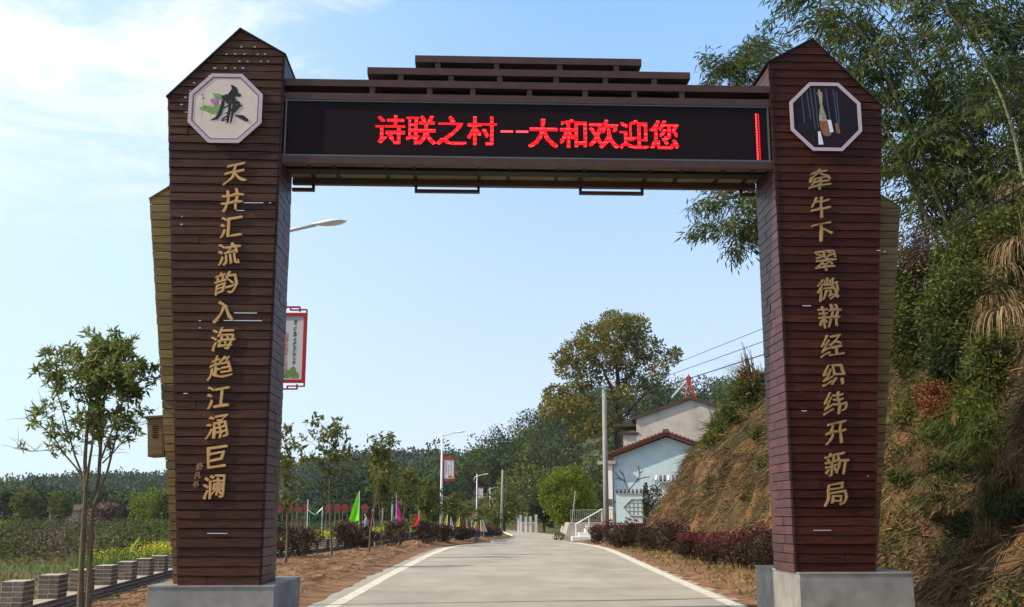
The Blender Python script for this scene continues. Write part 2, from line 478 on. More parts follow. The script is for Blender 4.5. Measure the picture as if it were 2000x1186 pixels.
xs = sorted(set([round(v, 2) for v in list(np.linspace(-900, -120, 22)) + list(np.linspace(-110, 70, 73)) + list(np.linspace(80, 700, 18))]))
ys = sorted(set([round(v, 2) for v in list(np.linspace(-60, 130, 60)) + list(np.linspace(135, 460, 50)) + list(np.linspace(470, 760, 25)) + list(np.linspace(800, 2600, 10))]))
grid('ground', xs, ys, lambda x, y: ground_z(x, y) - .03, M['grass_ground'])

def strip(name, ys, fl, fr, z, n, material):
    v = []; f = []
    for y in ys:
        a, b = fl(y), fr(y)
        for i in range(n + 1): v.append((a + (b - a) * i / n, y, z))
    w_ = n + 1
    for j in range(len(ys) - 1):
        for i in range(n): f.append((j * w_ + i, j * w_ + i + 1, (j + 1) * w_ + i + 1, (j + 1) * w_ + i))
    me = bpy.data.meshes.new(name); me.from_pydata(v, [], f); me.materials.append(material); me.update()
    return tag(link(name, me), kind='structure')
yy = list(np.arange(-5, 160, 1.5))
strip('road', yy, lambda y: lx(y) - .55 * (y < 62), lambda y: rx(y) + .25, .012, 6, M['road'])
strip('road_edge_line', [y for y in yy if y < 66], lambda y: lx(y) - .02, lambda y: lx(y) + .15 + .004 * y, .016, 1, M['line'])
strip('road_edge_line', [y for y in yy if y < 72], lambda y: rx(y) - .15 - .004 * y, lambda y: rx(y) + .02, .016, 1, M['line'])
rm = M['road'].node_tree; rp_ = rm.nodes['Principled BSDF']; src_ = rp_.inputs['Base Color'].links[0].from_socket
tcr = rm.nodes.new('ShaderNodeTexCoord'); mpr = rm.nodes.new('ShaderNodeMapping'); mpr.inputs['Scale'].default_value = (.45, .8, 1)
nzr = rm.nodes.new('ShaderNodeTexNoise'); nzr.inputs['Scale'].default_value = .6; nzr.inputs['Detail'].default_value = 9; nzr.inputs['Roughness'].default_value = .7
rmr = rm.nodes.new('ShaderNodeMapRange'); rmr.inputs['From Min'].default_value = .38; rmr.inputs['From Max'].default_value = .66; rmr.inputs['To Min'].default_value = .86; rmr.inputs['To Max'].default_value = 1.04
mxr = rm.nodes.new('ShaderNodeMixRGB'); mxr.blend_type = 'MULTIPLY'; mxr.inputs[0].default_value = 1
rm.links.new(tcr.outputs['Object'], mpr.inputs[0]); rm.links.new(mpr.outputs[0], nzr.inputs['Vector']); rm.links.new(nzr.outputs[0], rmr.inputs[0])
rm.links.new(src_, mxr.inputs[1]); rm.links.new(rmr.outputs[0], mxr.inputs[2]); rm.links.new(mxr.outputs[0], rp_.inputs['Base Color'])
# far kerbs
mb = MB(); P_ = [(lx(y), y) for y in np.arange(74, 126, 2.0)]
mb.tube([(x, y, .03) for x, y in P_], .09, 4); tag(mb.build('kerb', M['line']), kind='structure')
mb = MB(); mb.tube([(3.4, 80, .05), (3.35, 86, .05), (3.7, 97, .05), (4.6, 103, .06), (9, 107, .1), (16, 110, .1)], .11, 4)
tag(mb.build('kerb', M['line']), kind='structure')
# side road going right behind the round tree, far end
mb = MB(); mb.v = [(3, 99, .018), (16, 104, .018), (16, 110, .018), (1.5, 108, .018)]; mb.f = [(0, 1, 2, 3)]; mb.mi = [0]
tag(mb.build('side_road', M['road']), kind='structure')

WALL = [(12, -7.0), (17.4, -7.65), (29.5, -9.17), (36, -9.55), (46, -9.3), (60, -8.1), (80, -7.3), (110, -7.0)]
def wx(y): return interp(WALL, y)
def verge_z(x, y):
    t = sstep(0, .9, (lx(y) - .5) - x)
    n1 = fbm(x * 1.1, y * .9, 3, 5); n2 = abs(fbm(x * 2.3, y * 1.6, 7, 4))
    t *= .25 + .75 * sstep(.1, 1.5, x - wx(y))
    return .018 + t * (.07 + .10 * n1 + .10 * n2)
vy = [12 + (k ** 1.25) * .05 for k in range(0, 360)]
vy = [y for y in vy if y < 90]
v = []; f = []; n = 46
for y in vy:
    a, b = wx(y) - .3, lx(y) - .35 - .12 * noise.noise(Vector((y * .7, 0, 0)))
    for i in range(n + 1):
        x = a + (b - a) * i / n
        v.append((x, y, verge_z(x, y)))
for j in range(len(vy) - 1):
    for i in range(n): f.append((j * (n + 1) + i, j * (n + 1) + i + 1, (j + 1) * (n + 1) + i + 1, (j + 1) * (n + 1) + i))
me = bpy.data.meshes.new('soil_verge'); me.from_pydata(v, [], f); me.materials.append(M['soil']); me.update()
tag(link('soil_verge', me), kind='structure')

# right bank
FOOT = [(-10, 6.6), (14, 6.9), (20, 7.3), (30, 7.7), (40, 7.5), (50, 7.1), (58, 6.75), (62, 6.9), (65, 7.9), (68, 10.0), (71, 13.5), (75, 20)]
def foot(y): return interp(FOOT, y)
def bank_h(x, y):
    u = x - foot(y)
    if u < 0: return 0
    top = 9.6 + .9 * noise.noise(Vector((y * .09, 1.3, 0)))
    z = 1.62 * u if u < 3 else 4.86 + 1.12 * (u - 3)
    if z > top: z = top + (z - top) * .16
    lump = fbm(x * .55, y * .45, z * .55, 5)
    gully = abs(fbm(y * .8, z * .22, 5, 3))
    return z + sstep(0, 1.6, u) * (.55 * lump - .55 * gully + .10 * fbm(x * 3, y * 3, z * 3, 3))
v = []; f = []
us = [-.25, 0, .1, .25] + list(np.arange(.4, 9, .16)) + list(np.arange(9.3, 14, .6)) + list(np.arange(15, 46, 3))
byy = list(np.arange(8, 30, .22)) + list(np.arange(30, 76, .33))
for y in byy:
    x0 = foot(y)
    for u in us:
        x = x0 + u
        v.append((x - .35 * fbm(y * .6, u * .6, 9, 4) * sstep(.2, 1.5, u), y, bank_h(x, y) if u >= 0 else -.1))
n = len(us)
for j in range(len(byy) - 1):
    for i in range(n - 1): f.append((j * n + i, j * n + i + 1, (j + 1) * n + i + 1, (j + 1) * n + i))
me = bpy.data.meshes.new('hillside_bank'); me.from_pydata(v, [], f); me.materials.append(M['bank'])
me.polygons.foreach_set('use_smooth', [True] * len(me.polygons)); me.update()
bank = tag(link('hillside_bank', me), kind='structure')
bank_co = np.array(v)
# right verge soil
def rv_z(x, y): return .02 + .10 * sstep(0, 1.2, x - rx(y) - .2) + .05 * fbm(x * 1.5, y, 0, 4)
v = []; f = []; n = 16; vy2 = [12 + k * .25 for k in range(0, 260)]
for y in vy2:
    a, b = rx(y) + .1 + .08 * noise.noise(Vector((y * .8, 4, 0))), max(foot(y) + .25, rx(y) + 1) if y < 66 else 9.5
    for i in range(n + 1):
        x = a + (b - a) * i / n; v.append((x, y, rv_z(x, y)))
for j in range(len(vy2) - 1):
    for i in range(n): f.append((j * (n + 1) + i, j * (n + 1) + i + 1, (j + 1) * (n + 1) + i + 1, (j + 1) * (n + 1) + i))
me = bpy.data.meshes.new('right_soil_verge'); me.from_pydata(v, [], f); me.materials.append(M['soil']); me.update()
tag(link('right_soil_verge', me), kind='structure')

# ================================================================== GATEWAY
GATE = thing('gateway', 'tall dark brown boarded gateway arch across the road with lit red message screen', 'gateway', (0, 16.8, 0), R(2.3))
def text_mesh(ch, size=1.0, extrude=0.0, bevel=0.0, offset=0.0):
    c = bpy.data.curves.new('t', 'FONT'); c.body = ch; c.size = size; c.extrude = extrude
    c.bevel_depth = bevel; c.bevel_resolution = 0; c.offset = offset; c.resolution_u = 3
    c.align_x = 'CENTER'
    o = bpy.data.objects.new('t', c); C.objects.link(o)
    bpy.context.view_layer.update()
    dg = bpy.context.evaluated_depsgraph_get()
    me = bpy.data.meshes.new_from_object(o.evaluated_get(dg))
    bpy.data.objects.remove(o); bpy.data.curves.remove(c)
    return me

def carve(ch, size, material, parent, x, z, y, lean=.17, shift=0.):
    me = text_mesh(ch, 1.0, .035, 0, 0)
    nv = len(me.vertices); co = np.empty(nv * 3); me.vertices.foreach_get('co', co); co = co.reshape(-1, 3)
    mn, mx = co.min(0), co.max(0); co[:, :2] -= ((mn + mx) / 2)[:2]
    faces = [tuple(p.vertices) for p in me.polygons]
    bpy.data.meshes.remove(me)
    ph = random.random() * 6
    V = []; Fc = []
    # strokes fattened by stacked copies, each a hair deeper, like a chiselled bevel
    for k_, (dx, dz) in enumerate(((0, 0), (.016, .006), (-.016, -.006), (.010, -.014), (-.010, .014), (.024, -.003), (-.024, .003))):
        c_ = co.copy(); c_[:, 0] += dx; c_[:, 1] += dz
        X, Z = c_[:, 0], c_[:, 1]
        X2 = X * (1 + .10 * np.sin(Z * 5 + ph)) + .035 * np.sin(Z * 9 + ph) + .02 * Z
        Z2 = Z + lean * X + .030 * np.sin(X * 10 + ph) - .10 * X * X
        yy_ = -c_[:, 2] + .006 * k_
        b0 = len(V); V += [tuple(q) for q in np.stack([X2 * size, yy_ * size, Z2 * size * 1.04], 1)]
        Fc += [tuple(b0 + i for i in f_) for f_ in faces]
    me = bpy.data.meshes.new('character'); me.from_pydata(V, [], Fc); me.materials.append(material); me.update()
    return link('character', me, parent, (x, y, z))

def make_pillar(side, zb, label):
    """side -1 left, +1 right. profile is measured from the inner edge outwards"""
    xi = -3.79 if side < 0 else 4.37
    s = side
    D = 1.15
    prof = [(xi, zb), (xi + s * 1.22, zb), (xi + s * 1.84, 8.35), (xi + s * .72, 9.55), (xi - s * .02 if side < 0 else xi - .05, 9.12)]
    P = bpy.data.objects.new('pillar', None); C.objects.link(P); P.parent = GATE; P['label'] = label
    if side > 0: core = prof
    else: core = prof
    mb = MB(); mb.extrude_y(core, .03, D - .03)
    # shrink core slightly
    cx = xi + s * .8
    mb.v = [(cx + (x - cx) * .965, y, z if z < 1 else z - .03) for x, y, z in mb.v]
    mb.build('backing', M['core'], P)
    H = 9.6; step = .139
    k = 0; z = zb
    while z < H:
        z1 = z + step * random.uniform(.96, 1.04)
        poly = clip(clip(prof if s > 0 else prof[::-1], 0, 1, z1 - .012), 0, -1, -z)
        if len(poly) >= 3 and max(p[0] for p in poly) - min(p[0] for p in poly) > .05 and max(p[1] for p in poly) - z > .03:
            mb = MB(); y0 = random.uniform(-.006, .006)
            zm = sum(p[1] for p in poly) / len(poly)
            ov = .008
            mb.extrude_y([(p[0] + random.uniform(-ov, ov), p[1] + random.uniform(-.003, .003)) for p in poly], y0, .03)
            # clapboard tilt: lower edge stands proud
            mb.v = [(x, yv - (.012 if (zz < zm and yv < .02) else 0), zz) for x, yv, zz in mb.v]
            xa_, xb_ = min(p[0] for p in poly), max(p[0] for p in poly)
            if random.random() < .22 and xb_ - xa_ > .9:        # this course has a butt joint
                xm = random.uniform(xa_ + .3, xb_ - .3)
                for half in (clip(poly, 1, 0, xm - .003), clip(poly, -1, 0, -xm - .003)):
                    if len(half) < 3: continue
                    mb = MB(); y0 = random.uniform(-.009, .006); mb.extrude_y([(p[0], p[1] + random.uniform(-.003, .003)) for p in half], y0, .03)
                    mb.v = [(x, yv - (.012 if (zz < zm and yv < .02) else 0), zz) for x, yv, zz in mb.v]
                    mb.build('plank', M['wood'] if s < 0 else M['wood_red'], P)
            else: mb.build('plank', M['wood'] if s < 0 else M['wood_red'], P)
        # inner side boards in running bond
        top_in = 9.10
        if z < top_in - .04:
            z2 = min(z1 - .012, top_in)
            cuts = [0, random.uniform(.30, .55), random.uniform(.65, .9), D] if k % 2 else [0, random.uniform(.45, .75), D]
            for a, b in zip(cuts, cuts[1:]):
                if b - a < .12: continue
                mb = MB(); t = random.uniform(.0, .008)
                if s > 0: mb.box(xi - .03 - t, xi - .001, a + .004, b - .004, z, z2)
                else: mb.box(xi + .001, xi + .03 + t, a + .004, b - .004, z, z2)
                mb.build('side_plank', M['wood_side'], P)
        # outer side boards (seen from aside only): one per course
        if zb + .1 < z < 8.3 and k % 1 == 0:
            pass
        z = z1; k += 1
    # roof capping boards on the two slopes
    for (a, b) in ((prof[2], prof[3]), (prof[3], prof[4])):
        va, vb = Vector((a[0], 0, a[1])), Vector((b[0], 0, b[1]))
        dv = (vb - va).normalized(); nv = Vector((-dv.z, 0, dv.x)); nv = nv if nv.z > 0 else -nv
        mb = MB()
        q = [va - dv * .02, vb + dv * .02]
        pts = [q[0], q[1], q[1] + nv * .025, q[0] + nv * .025]
        mb.extrude_y([(p.x, p.z) for p in pts], -.03, D + .02)
        mb.build('ridge_board', M['dark_panel'], P)
    # outer flank sheathing, one board per course joined (away from the view)
    mb = MB(); o0, o1 = prof[1], prof[2]
    zz = zb
    while zz < 8.2:
        t0 = (zz - zb) / (8.35 - zb); t1 = (zz + .15 - zb) / (8.35 - zb)
        xa, xb = o0[0] + (o1[0] - o0[0]) * t0, o0[0] + (o1[0] - o0[0]) * t1
        pp = [(xa, zz), (xb, zz + .15), (xb - s * .03, zz + .15), (xa - s * .03, zz)]
        mb.extrude_y(pp, .0, D); zz += .1665
    mb.build('flank_boards', M['wood'], P)
    # dark corner trim on inner front edge
    mb = MB(); mb.box(xi - .006, xi + .006, -.022, .0, zb, 9.08); mb.build('corner_trim', M['dark_panel'], P)
    # lower ochre wing behind and outboard
    W = bpy.data.objects.new('wing', None); C.objects.link(W); W.parent = GATE; W['label'] = 'ochre boarded wing beside the ' + ('left' if s < 0 else 'right') + ' pillar'
    zw = zb
    wb, wt = (5.17, 5.93) if s < 0 else (5.75, 6.56)
    wprof = [(xi + s * .5, zw), (s * wb, zw), (s * wt, 6.72), (xi + s * .62, 7.75), (xi + s * .5, 7.75)]
    mb = MB(); mb.extrude_y(wprof, D + .02 if False else .40, 2.0)
    cx2 = xi + s * .9
    mb.v = [(cx2 + (x - cx2) * .97, y, z2 - .02) for x, y, z2 in mb.v]
    mb.build('backing', M['core'], W)
    z = zw; step2 = .134
    oA, oB = (prof[1], prof[2])
    while z < 7.7:
        z1 = z + step2 * random.uniform(.96, 1.04)
        base = wprof if s > 0 else wprof[::-1]
        poly = clip(clip(base, 0, 1, z1 - .012), 0, -1, -z)
        # only the strip outboard of the main pillar
        if len(poly) >= 3:
            t = (z - zb) / (8.35 - zb); xo = oA[0] + (oB[0] - oA[0]) * t - s * .10
            poly = clip(poly, -s, 0, -s * xo)
        if len(poly) >= 3 and abs(max(p[0] for p in poly) - min(p[0] for p in poly)) > .03:
            mb = MB(); mb.extrude_y([(p[0] + random.uniform(-.006, .006), p[1]) for p in poly], .37 + random.uniform(-.006, .004), .40)
            mb.build('plank', M['ochre'], W)
        if z < 6.65:
            t0, t1 = (z - zw) / (6.72 - zw), (z1 - .012 - zw) / (6.72 - zw)
            xa, xb = s * (wb + (wt - wb) * t0), s * (wb + (wt - wb) * t1)
            pass
        z = z1
    mb = MB(); zz = zw
    while zz < 6.6:
        t0 = (zz - zw) / (6.72 - zw); t1 = (zz + .122 - zw) / (6.72 - zw)
        xa, xb = s * (wb + (wt - wb) * t0), s * (wb + (wt - wb) * t1)
        mb.extrude_y([(xa, zz), (xb, zz + .122), (xb - s * .03, zz + .122), (xa - s * .03, zz)], .402, 2.0); zz += step2
    mb.build('flank_boards', M['ochre'], W)
    va, vb = Vector((wprof[2][0], 0, wprof[2][1])), Vector((wprof[3][0], 0, wprof[3][1]))
    dv = (vb - va).normalized(); nv = Vector((-dv.z, 0, dv.x)); nv = nv if nv.z > 0 else -nv
    pts = [va, vb, vb + nv * .02, va + nv * .02]
    mb = MB(); mb.extrude_y([(p.x, p.z) for p in pts], .36, 2.02); mb.build('ridge_board', M['ochre'], W)
    # stone plinth with separate facing slabs
    zt = zb - .002; x0, x1 = (-5.42, -3.56) if s < 0 else (4.385, 6.14)
    z0 = -.15
    PL = bpy.data.objects.new('plinth', None); C.objects.link(PL); PL.parent = GATE
    mb = MB(); mb.box(x0 + .02, x1 - .02, -.06, 2.46, z0, zt - .03); mb.build('plinth_core', M['concrete'], PL)
    for a, b in ((x0, x1),):
        mb = MB(); mb.box(a + .001, b - .001, -.085, -.062, z0, zt - .033); mb.build('stone_slab', M['granite'], PL)
    ys_ = (-.085, .75, 1.6, 2.48)
    for a, b in zip(ys_, ys_[1:]):
        mb = MB()
        if s < 0: mb.box(x1 - .018, x1, a + .002, b - .002, z0, zt - .033)
        else: mb.box(x0, x0 + .018, a + .002, b - .002, z0, zt - .033)
        mb.build('stone_slab', M['granite'], PL)
    mb = MB(); mb.box(x0 - .012, x1 + .012, -.097, 2.49, zt - .03, zt); mb.build('coping_slab', M['granite_top'], PL)
    return P, W

PL_, WL_ = make_pillar(-1, .615, 'left gate pillar with twelve gilt characters')
PR_, WR_ = make_pillar(1, .79, 'right gate pillar with twelve carved characters')

lpos = [(-4.469, 7.05), (-4.496, 6.602), (-4.498, 6.16), (-4.507, 5.713), (-4.524, 5.254), (-4.532, 4.792), (-4.525, 4.352), (-4.534, 3.907), (-4.556, 3.436), (-4.547, 2.977), (-4.523, 2.516), (-4.53, 2.075)]
for ch, (x, z) in zip('天井汇流韵入海趋江涌巨澜', lpos):
    carve(ch, .37, M['gold'], PL_, x, z, -.030)
for ch, (x, z) in zip('舒凡书', ((-4.775, 2.375), (-4.80, 2.236), (-4.82, 2.105))):
    carve(ch, .105, M['gold_shaded'], PL_, x, z, -.026)
rpos = [(5.074, 7.069), (5.073, 6.604), (5.066, 6.17), (5.098, 5.697), (5.112, 5.229), (5.103, 4.783), (5.117, 4.308), (5.122, 3.838), (5.112, 3.389), (5.109, 2.921), (5.08, 2.441), (5.036, 1.968)]
for ch, (x, z) in zip('牵牛下翠微耕经织纬开新局', rpos):
    carve(ch, .37, M['gold_shaded'], PR_, x, z, -.030)

# small bright fixings and strips between the boards
def strips(P, items):
    for x, z, w_ in items:
        mb = MB(); mb.box(x - w_ / 2, x + w_ / 2, -.024, -.016, z - .006, z + .006); mb.build('metal_strip', M['metal_bright'], P)
def lg(px, py): 
    # position on the pillar front measured from the gate axis
    yaw = R(2.3); r = ray(px, py); vx, vy_ = -math.sin(yaw), math.cos(yaw)
    t = 16.8 * vy_ / (r.x * vx + r.y * vy_)
    X, Y, Z = t * r.x, t * r.y - 16.8, EYE + t * r.z
    return X * math.cos(yaw) + Y * math.sin(yaw), Z
st = []
for x, y, w_ in [(490, 397, .22), (507, 397, .13), (528, 397, .03), (438, 412, .06), (470, 412, .12), (480, 612, .36), (475, 627, .60), (424, 627, .06), (391, 627, .03), (391, 641, .03), (356, 424, .02), (355, 439, .04),
                 (472, 93, .03), (498, 93, .03), (443, 107, .03), (460, 107, .03), (478, 107, .03), (504, 107, .03), (518, 107, .03), (468, 121, .03), (484, 121, .03), (510, 121, .03), (524, 121, .03),
                 (420, 134, .05), (441, 134, .03), (459, 134, .03), (475, 134, .04), (410, 149, .03), (380, 163, .03), (372, 178, .02), (363, 191, .03), (355, 205, .04), (364, 220, .03),
                 (363, 769, .06), (425, 1042, .30)]:
    X, Z = lg(x, y); st.append((X, Z, w_))
strips(PL_, st)
st = []
for x, y, w_ in [(1575, 598, .2), (1715, 490, .08), (1727, 492, .05), (1570, 803, .12), (1605, 1036, .40), (1694, 930, .03)]:
    X, Z = lg(x, y); st.append((X, Z, w_ * .7))
strips(PR_, st)

# medallions ---------------------------------------------------------
def brush(mb, pts, k, y, ox, oz, mi=0):
    """variable-width stroke in plane; pts (u,v,w) in crop units -> local"""
    for a, b in zip(pts, pts[1:]):
        for (u, v_, w_), (u2, v2, w2) in ((a, b),):
            n_ = max(2, int(math.hypot(u2 - u, v2 - v_) / 25) + 1)
            prev = None
            dx, dy = u2 - u, v2 - v_; l = math.hypot(dx, dy) or 1; nx_, ny_ = -dy / l, dx / l
            for i in range(n_ + 1):
                t = i / n_; cu, cv, cw = u + dx * t, v_ + dy * t, (w_ + (w2 - w_) * t) / 2
                pair = [((cu + nx_ * cw), (cv + ny_ * cw)), ((cu - nx_ * cw), (cv - ny_ * cw))]
                if prev is not None:
                    b0 = len(mb.v)
                    for q in (prev[0], pair[0], pair[1], prev[1]): mb.v.append((ox + q[0] * k, y, oz - q[1] * k))
                    mb.face((b0, b0 + 1, b0 + 2, b0 + 3), mi)
                prev = pair
        disc(mb, b[0], b[1], b[2] / 2, b[2] / 2, k, y - .0004 * random.random(), ox, oz, mi)
def disc(mb, u, v_, ru, rv, k, y, ox, oz, mi=0, n=12, wob=0):
    b0 = len(mb.v)
    for i in range(n):
        a = 2 * math.pi * i / n; r_ = 1 + wob * random.uniform(-1, 1)
        mb.v.append((ox + (u + ru * r_ * math.cos(a)) * k, y, oz - (v_ + rv * r_ * math.sin(a)) * k))
    mb.face([b0 + i for i in range(n)], mi)
def polyp(mb, pts, k, y, ox, oz, mi=0):
    b0 = len(mb.v)
    for u, v_ in pts: mb.v.append((ox + u * k, y, oz - v_ * k))
    mb.face([b0 + i for i in range(len(pts))], mi)

def octagon(cx, cz, r, a=None, b=None):
    pts = []
    for i in range(8):
        t = math.pi / 8 + i * math.pi / 4
        pts.append((cx + r * math.cos(t) / math.cos(math.pi / 8) * (a or 1), cz + r * math.sin(t) / math.cos(math.pi / 8) * (b or 1)))
    return pts
def ring(mb, cx, cz, r0, r1, y0, y1, a, b, mi=0):
    A, B = octagon(cx, cz, r0, a, b), octagon(cx, cz, r1, a, b)
    for i in range(8):
        j = (i + 1) % 8
        b0 = len(mb.v)
        for y in (y0, y1):
            for p in (A[i], A[j], B[j], B[i]): mb.v.append((p[0], y, p[1]))
        for q in ((0, 1, 2, 3), (7, 6, 5, 4), (0, 4, 5, 1), (1, 5, 6, 2), (2, 6, 7, 3), (3, 7, 4, 0)): mb.face([b0 + t for t in q], mi)
def medallion(cx, cz, r, panel_mat, label):
    D_ = bpy.data.objects.new('medallion', None); C.objects.link(D_); D_.parent = GATE; D_['label'] = label
    mb = MB(); mb.extrude_y(octagon(cx, cz, r * .97), -.060, -.022); mb.build('panel', panel_mat, D_)
    mb = MB(); ring(mb, cx, cz, r, r * .905, -.070, -.058, 1, 1); mb.build('rim', M['lilac'], D_)
    return D_
D1 = medallion(-4.675, 8.147, .595, M['ivory'], 'cream octagonal medallion with black brush character and lotus')
mb = MB(); ring(mb, -4.675, 8.147, .595 * .895, .595 * .872, -.066, -.060, 1, 1); mb.build('inner_line', M['lilac_line'], D1)
k = 1.19 / 1010 ; ox, oz = -4.675 - 560 * k, 8.147 + 590 * k; yb = -.0655
mb = MB()
polyp(mb, [(615, 245), (660, 258), (700, 285), (722, 335), (722, 372), (600, 400), (590, 372), (615, 340), (635, 300)], k, yb, ox, oz)
polyp(mb, [(500, 410), (560, 388), (600, 380), (722, 365), (765, 382), (768, 408), (740, 425), (700, 415), (640, 470), (600, 492), (540, 482), (512, 455)], k, yb - .0005, ox, oz)
for sft, strk in enumerate([
    [(530, 470, 46), (515, 580, 52), (490, 670, 54), (450, 735, 46), (365, 772, 8)],
    [(625, 430, 26), (575, 500, 26), (600, 520, 30)], [(690, 440, 40), (650, 500, 46)],
    [(625, 490, 46), (617, 600, 36), (610, 680, 42), (600, 790, 30)],
    [(690, 490, 60), (672, 600, 42), (660, 700, 34), (645, 800, 18)],
    [(545, 590, 14), (600, 555, 24)], [(600, 640, 18), (700, 590, 60), (775, 548, 22)], [(690, 500, 60), (742, 510, 36), (735, 570, 40), (690, 640, 24)],
    [(560, 665, 16), (610, 660, 22)], [(590, 700, 18), (535, 750, 26), (520, 780, 10)], [(530, 780, 14), (600, 745, 20)],
    [(698, 692, 12), (740, 705, 34), (800, 720, 60), (862, 762, 44), (880, 775, 10)]]):
    brush(mb, strk, k, yb - .0010 - .0004 * sft, ox, oz)
mb.build('character', M['ink'], D1)
mb = MB()
for u, v_, a, b in ((300, 590, 85, 42), (380, 620, 100, 45), (450, 590, 60, 60), (420, 655, 70, 25), (470, 430, 70, 40), (440, 400, 50, 25), (390, 385, 14, 14), (250, 448, 18, 18)):
    disc(mb, u, v_, a, b, k, -.0610 - .0003 * random.random(), ox, oz, n=14, wob=.18)
for st_ in ([(250, 448, 6), (265, 560, 6)], [(245, 640, 5), (240, 720, 4)], [(355, 650, 5), (360, 720, 4)]): brush(mb, st_, k, -.0608, ox, oz)
mb.build('lotus_leaf', M['lotus_leaf'], D1)
mb = MB()
for u, v_, a, b in ((410, 490, 60, 34), (380, 478, 32, 22), (440, 500, 34, 28), (410, 520, 40, 24), (235, 395, 22, 16)):
    disc(mb, u, v_, a, b, k, -.0620 - .0003 * random.random(), ox, oz, n=10, wob=.12)
mb.build('lotus_flower', M['lotus_pink'], D1)

D2 = medallion(5.225, 8.155, .600, M['photo_dark'], 'dark octagonal medallion printed with a pale long-necked bottle')
k = 1.20 / 1050; ox, oz = 5.225 - 663 * k, 8.155 + 600 * k
mb = MB()
for a, b in (((400, 200), (440, 640)), ((455, 165), (500, 800)), ((520, 165), (545, 780)), ((685, 170), (725, 640)), ((795, 180), (830, 700)), ((840, 210), (860, 700)), ((325, 240), (345, 700))):
    w_ = 16; polyp(mb, [(a[0] - w_ / 2, a[1]), (a[0] + w_ / 2, a[1]), (b[0] + w_ / 2, b[1]), (b[0] - w_ / 2, b[1])], k, -.0612, ox, oz)
mb.build('hanging_brush', M['photo_blue'], D2)
mb = MB()
polyp(mb, [(575, 180), (600, 185), (605, 225), (636, 225), (632, 300), (622, 400), (640, 480), (668, 590), (676, 665), (566, 665), (566, 590), (590, 450), (578, 300), (560, 250), (545, 235), (570, 225)], k, -.0620, ox, oz)
mb.build('bottle', M['photo_cream'], D2)
mb = MB()
polyp(mb, [(566, 668), (676, 668), (700, 760), (728, 850), (730, 880), (660, 905), (620, 890), (590, 830), (570, 740)], k, -.0623, ox, oz)
polyp(mb, [(790, 705), (850, 700), (862, 860), (810, 850)], k, -.0619, ox, oz)
mb.build('bottle_base', M['photo_brown'], D2)
mb = MB()
polyp(mb, [(680, 650), (738, 650), (765, 830), (715, 848)], k, -.0627, ox, oz)
polyp(mb, [(535, 830), (572, 826), (608, 1028), (535, 1030)], k, -.0627, ox, oz)
mb.build('paper_tag', M['photo_white'], D2)

# beam ---------------------------------------------------------------
XL, XR = -3.755, 4.335
BF, BB = .08, 1.30           # front and back of the beam
def bar(x0, x1, y0, y1, z0, z1, name='rail', m_='steel', parent=GATE):
    mb = MB(); mb.box(x0, x1, y0, y1, z0, z1); return mb.build(name, M[m_], parent)
S = bpy.data.objects.new('led_screen', None); C.objects.link(S); S.parent = GATE; S['label'] = 'long black message screen with red lit characters'
bar(XL, XR, BF + .02, BF + .30, 7.425, 8.365, 'panel', 'screen', S)
for a in ((XL, XR, BF - .005, BF + .018, 7.40, 7.425), (XL, XR, BF - .005, BF + .018, 8.350, 8.372), (XR - .055, XR - .03, BF - .005, BF + .018, 7.427, 8.348), (XL + .03, XL + .05, BF - .005, BF + .018, 7.427, 8.348)):
    bar(*a, 'frame', 'screen_rim', S)
def led_char(ch, x0, w_, z0, h, n=26):
    me = text_mesh(ch, 1.0, 0, 0, 0)
    me.calc_loop_triangles()
    vs = [v.co.copy() for v in me.vertices]; tr = [tuple(t.vertices) for t in me.loop_triangles]
    xs_ = [v.x for v in vs]; zs_ = [v.y for v in vs]
    cx_ = (min(xs_) + max(xs_)) / 2
    lo = -.09; hi = .86
    if ch != '-': lo, hi = min(zs_) - .01, max(zs_) + .01
    bv = BVHTree.FromPolygons(vs, tr)
    mb = MB(); wid = .95
    for j in range(n):
        for i in range(n):
            u = (i + .5) / n; v_ = (j + .5) / n
            q = Vector((cx_ + (u - .5) * wid, lo + (hi - lo) * v_, 1))
            if any(bv.ray_cast(q + Vector((ddx, ddz, 0)), Vector((0, 0, -1)))[0] is not None for ddx, ddz in ((0, 0), (.018, .012), (-.018, -.012), (.018, -.012), (-.018, .012))):
                X = x0 + u * w_; Z = z0 + v_ * h; e = w_ / n * .47; ez = h / n * (.47 if j % 2 else .36)
                b0 = len(mb.v)
                mb.v += [(X - e, BF + .012, Z - ez), (X + e, BF + .012, Z - ez), (X + e, BF + .012, Z + ez), (X - e, BF + .012, Z + ez)]
                mb.face((b0, b0 + 1, b0 + 2, b0 + 3), 1 if (j % 4 == 1 and random.random() < .7) else 0)
    me2 = bpy.data.meshes.new('lit_character'); me2.from_pydata(mb.v, [], mb.f)
    me2.materials.append(M['led']); me2.materials.append(M['led_hot'])
    me2.polygons.foreach_set('material_index', mb.mi); me2.update()
    tag(link('lit_character', me2, S), kind='stuff')
cw = 5.045 / 10; x = -2.245
for ch in '诗联之村': led_char(ch, x, cw * .96, 7.625, .50); x += cw
for k_ in range(2):
    mb = MB(); mb.v = [(x + .045, BF + .012, 7.855), (x + cw / 2 - .005, BF + .012, 7.855), (x + cw / 2 - .005, BF + .012, 7.89), (x + .045, BF + .012, 7.89)]
    mb.face((0, 1, 2, 3)); mb.build('lit_dash', M['led_hot'], S); x += cw / 2
for ch in '大和欢迎您': led_char(ch, x, cw * .96, 7.60, .50); x += cw
mb = MB(); xr = 4.095
